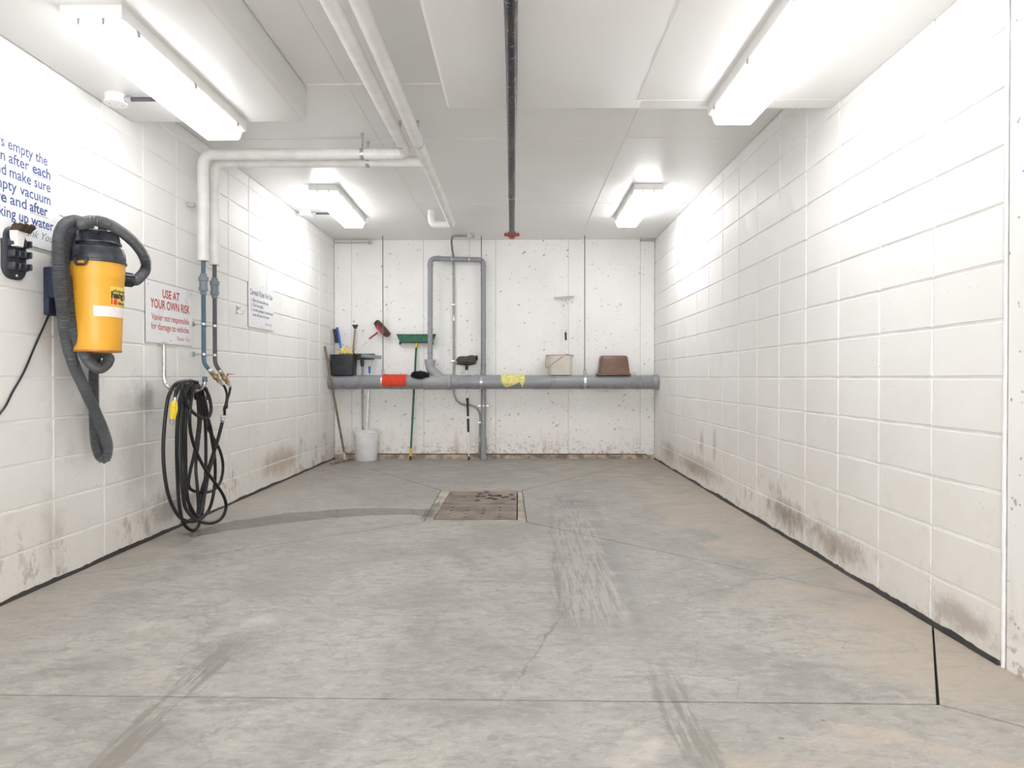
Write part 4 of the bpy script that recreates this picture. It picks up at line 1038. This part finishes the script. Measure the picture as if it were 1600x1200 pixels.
stick('push_broom', 'green push broom with green handle standing head up behind the drain pipe', 'broom', [('handle', bmA, M['green']), ('tip', bmB, M['bin_black']), ('yellow_sleeve', bmC, M['yel_pl']), ('yellow_socket', bmD, M['yel_pl']), ('broom_head', bmE, M['green']), ('bristles', bmG, M['green_b']), ('corner_bumper', bmH, M['bin_black']), ('head_strip', bmI, M['bin_black'])], tuple(bt))

# extending brush between the risers
gb = onY(732.8, 717, 8.13); gb.z = .0; gt = onY(729.2, 571, 8.235)
dv = (gt - gb).normalized(); LN = (gt - gb).length
bmA = BM(); tube(bmA, [gb + dv * .03, gt], .0075, 12); bmB = BM(); lathe(bmB, [(.001, 0), (.013, 0), (.014, .035), (.010, .045)], gb, 12)
bmC = BM()
for f0, f1 in ((.345, .525), (.54, .75)):
    n_ = 14; pts = [gb + dv * (f0 * .985 + (f1 - f0) * i / n_ * .9) for i in range(n_ + 1)]
    tube(bmC, pts, .013, 12, rf=lambda s_, i: .0135 + (.0015 if i % 2 else 0))
tube(bmC, [gb + dv * .72, gb + dv * .735, gb + dv * .755], [.016, .018, .014], 12)
bmD = BM(); lathe(bmD, [(.009, -.06), (.016, -.055), (.020, 0)], gt + dv * .0, 12)
hc_ = onY(729, 563.5, 8.215)
bmE = BM(); n_ = 40
rings = []
for i in range(n_ + 1):
    u = -1 + 2 * i / n_; x = hc_.x + u * .128; e_ = max(.12, (1 - abs(u) ** 7)); top_ = .05 + .012 * abs(math.sin(u * 2.6)) * (1 if u > 0 else .6) + .008 * u
    ring = []
    for q in range(14):
        a = 2 * PI * q / 14; rz_ = (top_ if math.sin(a) > 0 else .045) * e_; ring.append(bmE.verts.new((x, hc_.y + .034 * e_ * math.cos(a), hc_.z + .004 + math.sin(a) * rz_ + .004 * noise.noise(Vector((i * .5, q * .7, 0))))))
    rings.append(ring)
for a, b in zip(rings, rings[1:]):
    for q in range(14): bmE.faces.new((a[q], a[(q + 1) % 14], b[(q + 1) % 14], b[q]))
bmE.faces.new(rings[0]); bmE.faces.new(list(reversed(rings[-1])))
bmF = BM(); blob(bmF, (hc_.x, hc_.y - .012, hc_.z - .036), (.125, .026, .020), .25, 12, 3, 5)
blob(bmF, (hc_.x + .122, hc_.y, hc_.z + .035), (.018, .03, .035), .2, 8, 2, 7)
stick('wash_brush', 'grey-headed wash brush on a silver pole with black grips between the two risers', 'brush', [('pole', bmA, M['alu']), ('tip', bmB, M['bin_black']), ('foam_grip', bmC, M['rubber']), ('socket', bmD, M['bin_black']), ('brush_head', bmE, M['bristle_grey']), ('dark_bristles', bmF, M['rubber'])], tuple(gb))

# black shaggy mitt on the pipe
mc = onY(656, 586, 7.985); bm = BM(); mc.z += .005
blob(bm, mc, (.088, .036, .036), .2, 9, 4, 11)
for i in range(420):
    th = rnd.uniform(0, 2 * PI); ph = math.acos(rnd.uniform(-1, 1)); d = Vector((math.sin(ph) * math.cos(th), math.sin(ph) * math.sin(th), math.cos(ph)))
    a = mc + Vector((d.x * .086, d.y * .034, d.z * .034)); e_ = mc + Vector((d.x * .112, d.y * .046, d.z * .048)) + Vector((rnd.uniform(-.008, .008), 0, rnd.uniform(-.01, .003)))
    tube(bm, [a, e_], [.0055, .003], 5)
tag(obj('wash_mitt', bm, M['rubber']), 'shaggy black wash mitt lying on the drain pipe beside the red cloth', 'mitt')

# cloths over the pipe
def cloth(name, x0, x1, af, mat, label, n=36, m=22, amp=.0035, seed=0):
    bm = BM(); rows_ = []
    for i in range(n + 1):
        u = i / n; x = x0 + (x1 - x0) * u; a0_, a1_ = af(u); row = []
        for j in range(m + 1):
            v = j / m; ang = a0_ + (a1_ - a0_) * v
            nn = noise.noise(Vector((u * 5 + seed, v * 4, seed))); rr = PR + .0055 + amp * (1 + nn) + (.012 * max(0, v - .75) * (1 + nn) if ang > R(95) else 0)
            row.append((x + .006 * noise.noise(Vector((v * 3, seed, u))), PY - rr * math.sin(ang), PZ + rr * math.cos(ang), rr, ang))
        rows_.append(row)
    F_ = [[bm.verts.new(p[:3]) for p in r_] for r_ in rows_]
    B_ = [[bm.verts.new((p[0], PY - (p[3] - .003) * math.sin(p[4]), PZ + (p[3] - .003) * math.cos(p[4]))) for p in r_] for r_ in rows_]
    for i in range(n):
        for j in range(m):
            bm.faces.new((F_[i][j], F_[i + 1][j], F_[i + 1][j + 1], F_[i][j + 1])); bm.faces.new((B_[i][j], B_[i][j + 1], B_[i + 1][j + 1], B_[i + 1][j]))
    for i in range(n):
        for j in (0, m): bm.faces.new((F_[i][j], F_[i + 1][j], B_[i + 1][j], B_[i][j]))
    for j in range(m):
        for i in (0, n): bm.faces.new((F_[i][j], F_[i][j + 1], B_[i][j + 1], B_[i][j]))
    return tag(obj(name, bm, mat), label, 'cloth')
cloth('cloth', bx_(599), bx_(636), lambda u: (R(-55), R(118 + 9 * u ** 2 + 5 * math.sin(u * 5))), M['red_cloth'], 'bright orange-red cloth draped over the drain pipe left of the mitt')
def yf(u):
    pts = [(0, 82), (.08, 108), (.2, 132), (.3, 128), (.55, 108), (.78, 90), (.84, 106), (.9, 134), (.95, 106), (1, 80)]
    for (a, va), (b, vb) in zip(pts, pts[1:]):
        if a <= u <= b: return (R(-50), R(va + (vb - va) * (u - a) / (b - a)))
cloth('cloth', bx_(783), bx_(820), yf, M['yel_cloth'], 'pale yellow cloth with a ragged corner draped over the drain pipe', n=60, seed=4)

# beige bucket with squeegee
cx = (onY(854, 556, 8.0).x + onY(896.5, 556, 8.0).x) / 2; cy = 8.10; H = .245
t = thing('bucket', 'beige plastic bucket with its handle swung down, standing on the drain pipe', 'bucket', (cx, cy, ZT))
cb = cx + .008
bm = BM(); loft(bm, [(cb, cy, ZT + .001, .128, .085, .05), (cb, cy, ZT + .01, .134, .09, .055), (cx, cy, ZT + H - .03, .150, .110, .07), (cx, cy, ZT + H - .03, .158, .117, .075), (cx, cy, ZT + H - .012, .163, .120, .078), (cx, cy, ZT + H - .006, .160, .118, .076), (cx, cy, ZT + H - .006, .151, .110, .07), (cb, cy, ZT + .012, .128, .083, .05)], n=7); obj('bucket_body', bm, M['beige'], t)
bm = BM(); a_ = [(x_, y_) for x_, y_ in rrect(.164, .121, .078, 8)]; tube(bm, [(cx + x_, cy + y_, ZT + H - .008) for x_, y_ in a_], .0045, 8, closed=True); obj('rim', bm, M['beige_d'], t)
hd = [onY(886, 553.5, 8.02), onY(879, 557.5, 7.985), onY(868, 565, 7.965), onY(856, 573, 7.96)]
bm = BM(); tube(bm, smooth([Vector((cx + .150, cy - .02, ZT + H - .015)), hd[0], hd[1], hd[2], hd[3], Vector((cx - .17, cy - .06, ZT + H - .14)), Vector((cx - .163, cy, ZT + H - .02))], .01), .0055, 8); obj('handle', bm, M['beige_d'], t)
q0, q1 = onY(885.5, 572, 8.1), onY(882, 468, 8.24)
bmA = BM(); tube(bmA, [q0, q0.lerp(q1, .46)], .0085, 12); tube(bmA, [q0.lerp(q1, .5), q1], .006, 12)
bmB = BM(); tube(bmB, [q0.lerp(q1, .385), q0.lerp(q1, .50)], .0125, 12); bmC = BM(); tube(bmC, [q0.lerp(q1, .50), q0.lerp(q1, .535)], [.0125, .009], 12)
h0_, h1_ = onY(866, 466, 8.245), onY(897, 464, 8.245)
bmD = BM(); mid = (h0_ + h1_) / 2; m_ = Matrix.Translation(mid) @ Vector((1, 0, 0)).rotation_difference((h1_ - h0_).normalized()).to_matrix().to_4x4(); ln = (h1_ - h0_).length
loft(bmD, [(0, 0, -.010, ln / 2, .009, .004), (0, 0, .004, ln / 2, .011, .004), (0, 0, .012, ln / 2, .004, .002)], mat=m_)
bmE = BM(); tube(bmE, smooth([q1 + Vector((0, -.004, 0)), mid + Vector((-.005, -.012, -.02)), mid], .01), .008, 8)
bmF = BM(); tube(bmF, [mid + Vector((.01, 0, -.012)), mid + Vector((.045, .01, -.085))], .0035, 6)
stick('window_squeegee', 'white-poled window squeegee with a narrow grey blade standing in the beige bucket', 'squeegee', [('pole', bmA, M['white_tube']), ('foam_grip', bmB, M['rubber']), ('lime_collar', bmC, M['lime']), ('blade_holder', bmD, M['clip']), ('neck', bmE, M['white_tube']), ('brace_wire', bmF, M['clip'])], tuple(q0))

# brown tub upside down
cx = onY(960, 570, 8.0).x; cy = 8.09
t = thing('tub', 'brown plastic tub turned upside down on the drain pipe near the right wall', 'tub', (cx, cy, ZT))
bm = BM(); loft(bm, [(cx - .004, cy, ZT + .001, .203, .115, .02), (cx - .004, cy, ZT + .014, .203, .115, .02), (cx, cy, ZT + .022, .186, .102, .03), (cx, cy, ZT + .20, .166, .085, .03), (cx, cy, ZT + .222, .158, .078, .028), (cx, cy, ZT + .232, .145, .068, .022)], n=6); obj('tub_body', bm, M['brown'], t)
bm = BM(); tube(bm, smooth([(cx + .195, cy - .05, ZT + .010), (cx + .225, cy - .05, ZT + .030), (cx + .25, cy - .05, ZT + .03), (cx + .252, cy - .05, ZT + .008), (cx + .235, cy - .05, ZT + .004)], .008), .0035, 6); obj('wire_handle', bm, M['clip'], t)

# ================================================================== floor drain plates
def plate(y0, y1, holes, label):
    xs = {P0 + .006, P1 - .008}; ys = {y0, y1}
    for hx_, hy_, wx, wy in holes: xs |= {hx_ - wx, hx_ + wx}; ys |= {hy_ - wy, hy_ + wy}
    xs = sorted(xs); ys = sorted(ys); bm = BM(); V = {}
    def v(i, j, z):
        if (i, j, z) not in V: V[(i, j, z)] = bm.verts.new((xs[i], ys[j], z))
        return V[(i, j, z)]
    solid = {}
    for i in range(len(xs) - 1):
        for j in range(len(ys) - 1):
            mx, my = (xs[i] + xs[i + 1]) / 2, (ys[j] + ys[j + 1]) / 2
            solid[(i, j)] = not any(abs(mx - a) < c_ and abs(my - b) < d for a, b, c_, d in holes)
    zt, zb_ = .0005, -.0055
    for (i, j), s in solid.items():
        if not s: continue
        bm.faces.new((v(i, j, zt), v(i + 1, j, zt), v(i + 1, j + 1, zt), v(i, j + 1, zt)))
        bm.faces.new((v(i, j, zb_), v(i, j + 1, zb_), v(i + 1, j + 1, zb_), v(i + 1, j, zb_)))
        for di, dj, e in ((-1, 0, ((i, j), (i, j + 1))), (1, 0, ((i + 1, j), (i + 1, j + 1))), (0, -1, ((i, j), (i + 1, j))), (0, 1, ((i, j + 1), (i + 1, j + 1)))):
            if not solid.get((i + di, j + dj), False):
                (a, b), (c_, d) = e; bm.faces.new((v(a, b, zt), v(c_, d, zt), v(c_, d, zb_), v(a, b, zb_)))
    return tag(obj('drain_plate', bm, M['plate'], None, False), label, 'drain cover')
hs = [(-.505 + i * .122, 4.815 + j * .115, .011, .014) for i in range(4) for j in range(4)]
plate(Q0 + .012, 5.292, hs, 'front brown steel drain plate with a four by four grid of holes')
plate(5.318, Q1 - .012, [(-.575, 5.80, .013, .014), (-.45, 5.60, .012, .015), (-.13, 5.305 + .04, .02, .012)], 'rear brown steel drain plate littered with dry leaf scraps')
for i in range(16):
    x = -.26 + rnd.gauss(0, .07); y = 5.62 + rnd.gauss(0, .10)
    if i > 12: x, y = ((-.06, 5.72), (-.04, 5.5), (-.33, 5.76))[i - 13]
    x = min(x, P1 - .03); y = min(max(y, 5.36), 5.86)
    bm = BM(); a = rnd.uniform(0, PI); n_ = 7
    cxy = bm.verts.new((x, y, .009)); rg = [bm.verts.new((x + .017 * (1 + .4 * rnd.random()) * math.cos(a + 2 * PI * q / n_) * 1.2, y + .017 * math.sin(a + 2 * PI * q / n_), .002 + .004 * (q % 2))) for q in range(n_)]
    cb_ = bm.verts.new((x, y, .001))
    for q in range(n_): bm.faces.new((cxy, rg[q], rg[(q + 1) % n_])); bm.faces.new((cb_, rg[(q + 1) % n_], rg[q]))
    tag(obj('leaf_scrap', bm, M['leaf'], None, False), 'small dark dry leaf scrap lying on the rear drain plate', 'leaf', 'dry leaf scraps on the rear drain plate')
# silt film beside the leaves
# puddle from the hose to the drain
bm = BM(); up_, lo = [], []
n_ = 90
for i in range(n_ + 1):
    x = -2.14 + (P0 - .03 + 2.14) * i / n_; yc_ = 4.538 - .971 * x - .513 * x * x
    wd = .135 * (1 - i / n_) ** .5 * (.7 + .6 * min(1, i / 10)) + .045; 
    if i < 5: wd *= (.2 + i * .16)
    if i > n_ - 8: wd += .035 * (i - n_ + 8) / 8 * 2
    up_.append((x, yc_ + wd * (1 + .35 * noise.noise(Vector((x * 5, 0, 0))) + .18 * noise.noise(Vector((x * 19, 0, 0)))))); lo.append((x, yc_ - wd * (1 + .35 * noise.noise(Vector((x * 5, 9, 0))) + .18 * noise.noise(Vector((x * 19, 9, 0))))))
top_ = [(bm.verts.new((*a, .0012)), bm.verts.new((*b, .0012))) for a, b in zip(up_, lo)]
for (a, b), (c_, d) in zip(top_, top_[1:]): bm.faces.new((a, b, d, c_))
tag(obj('puddle', bm, M['water'], None, False), 'thin dark trickle of water running from the hose coil to the drain', 'puddle')
# dark wet patch by the drain's left edge
bm = BM(); ply = [(-.685, 4.70), (-.63, 4.70), (-.615, 4.80), (-.605, 5.0), (-.604, 5.15), (-.625, 5.32), (-.64, 5.48), (-.655, 5.33), (-.685, 5.28), (-.68, 5.1), (-.70, 5.0), (-.69, 4.85), (-.71, 4.78)]
bm.faces.new([bm.verts.new((a, b, .0014)) for a, b in ply]); tag(obj('puddle', bm, M['water'], None, False), 'small wet patch on the left edge of the drain surround', 'puddle')
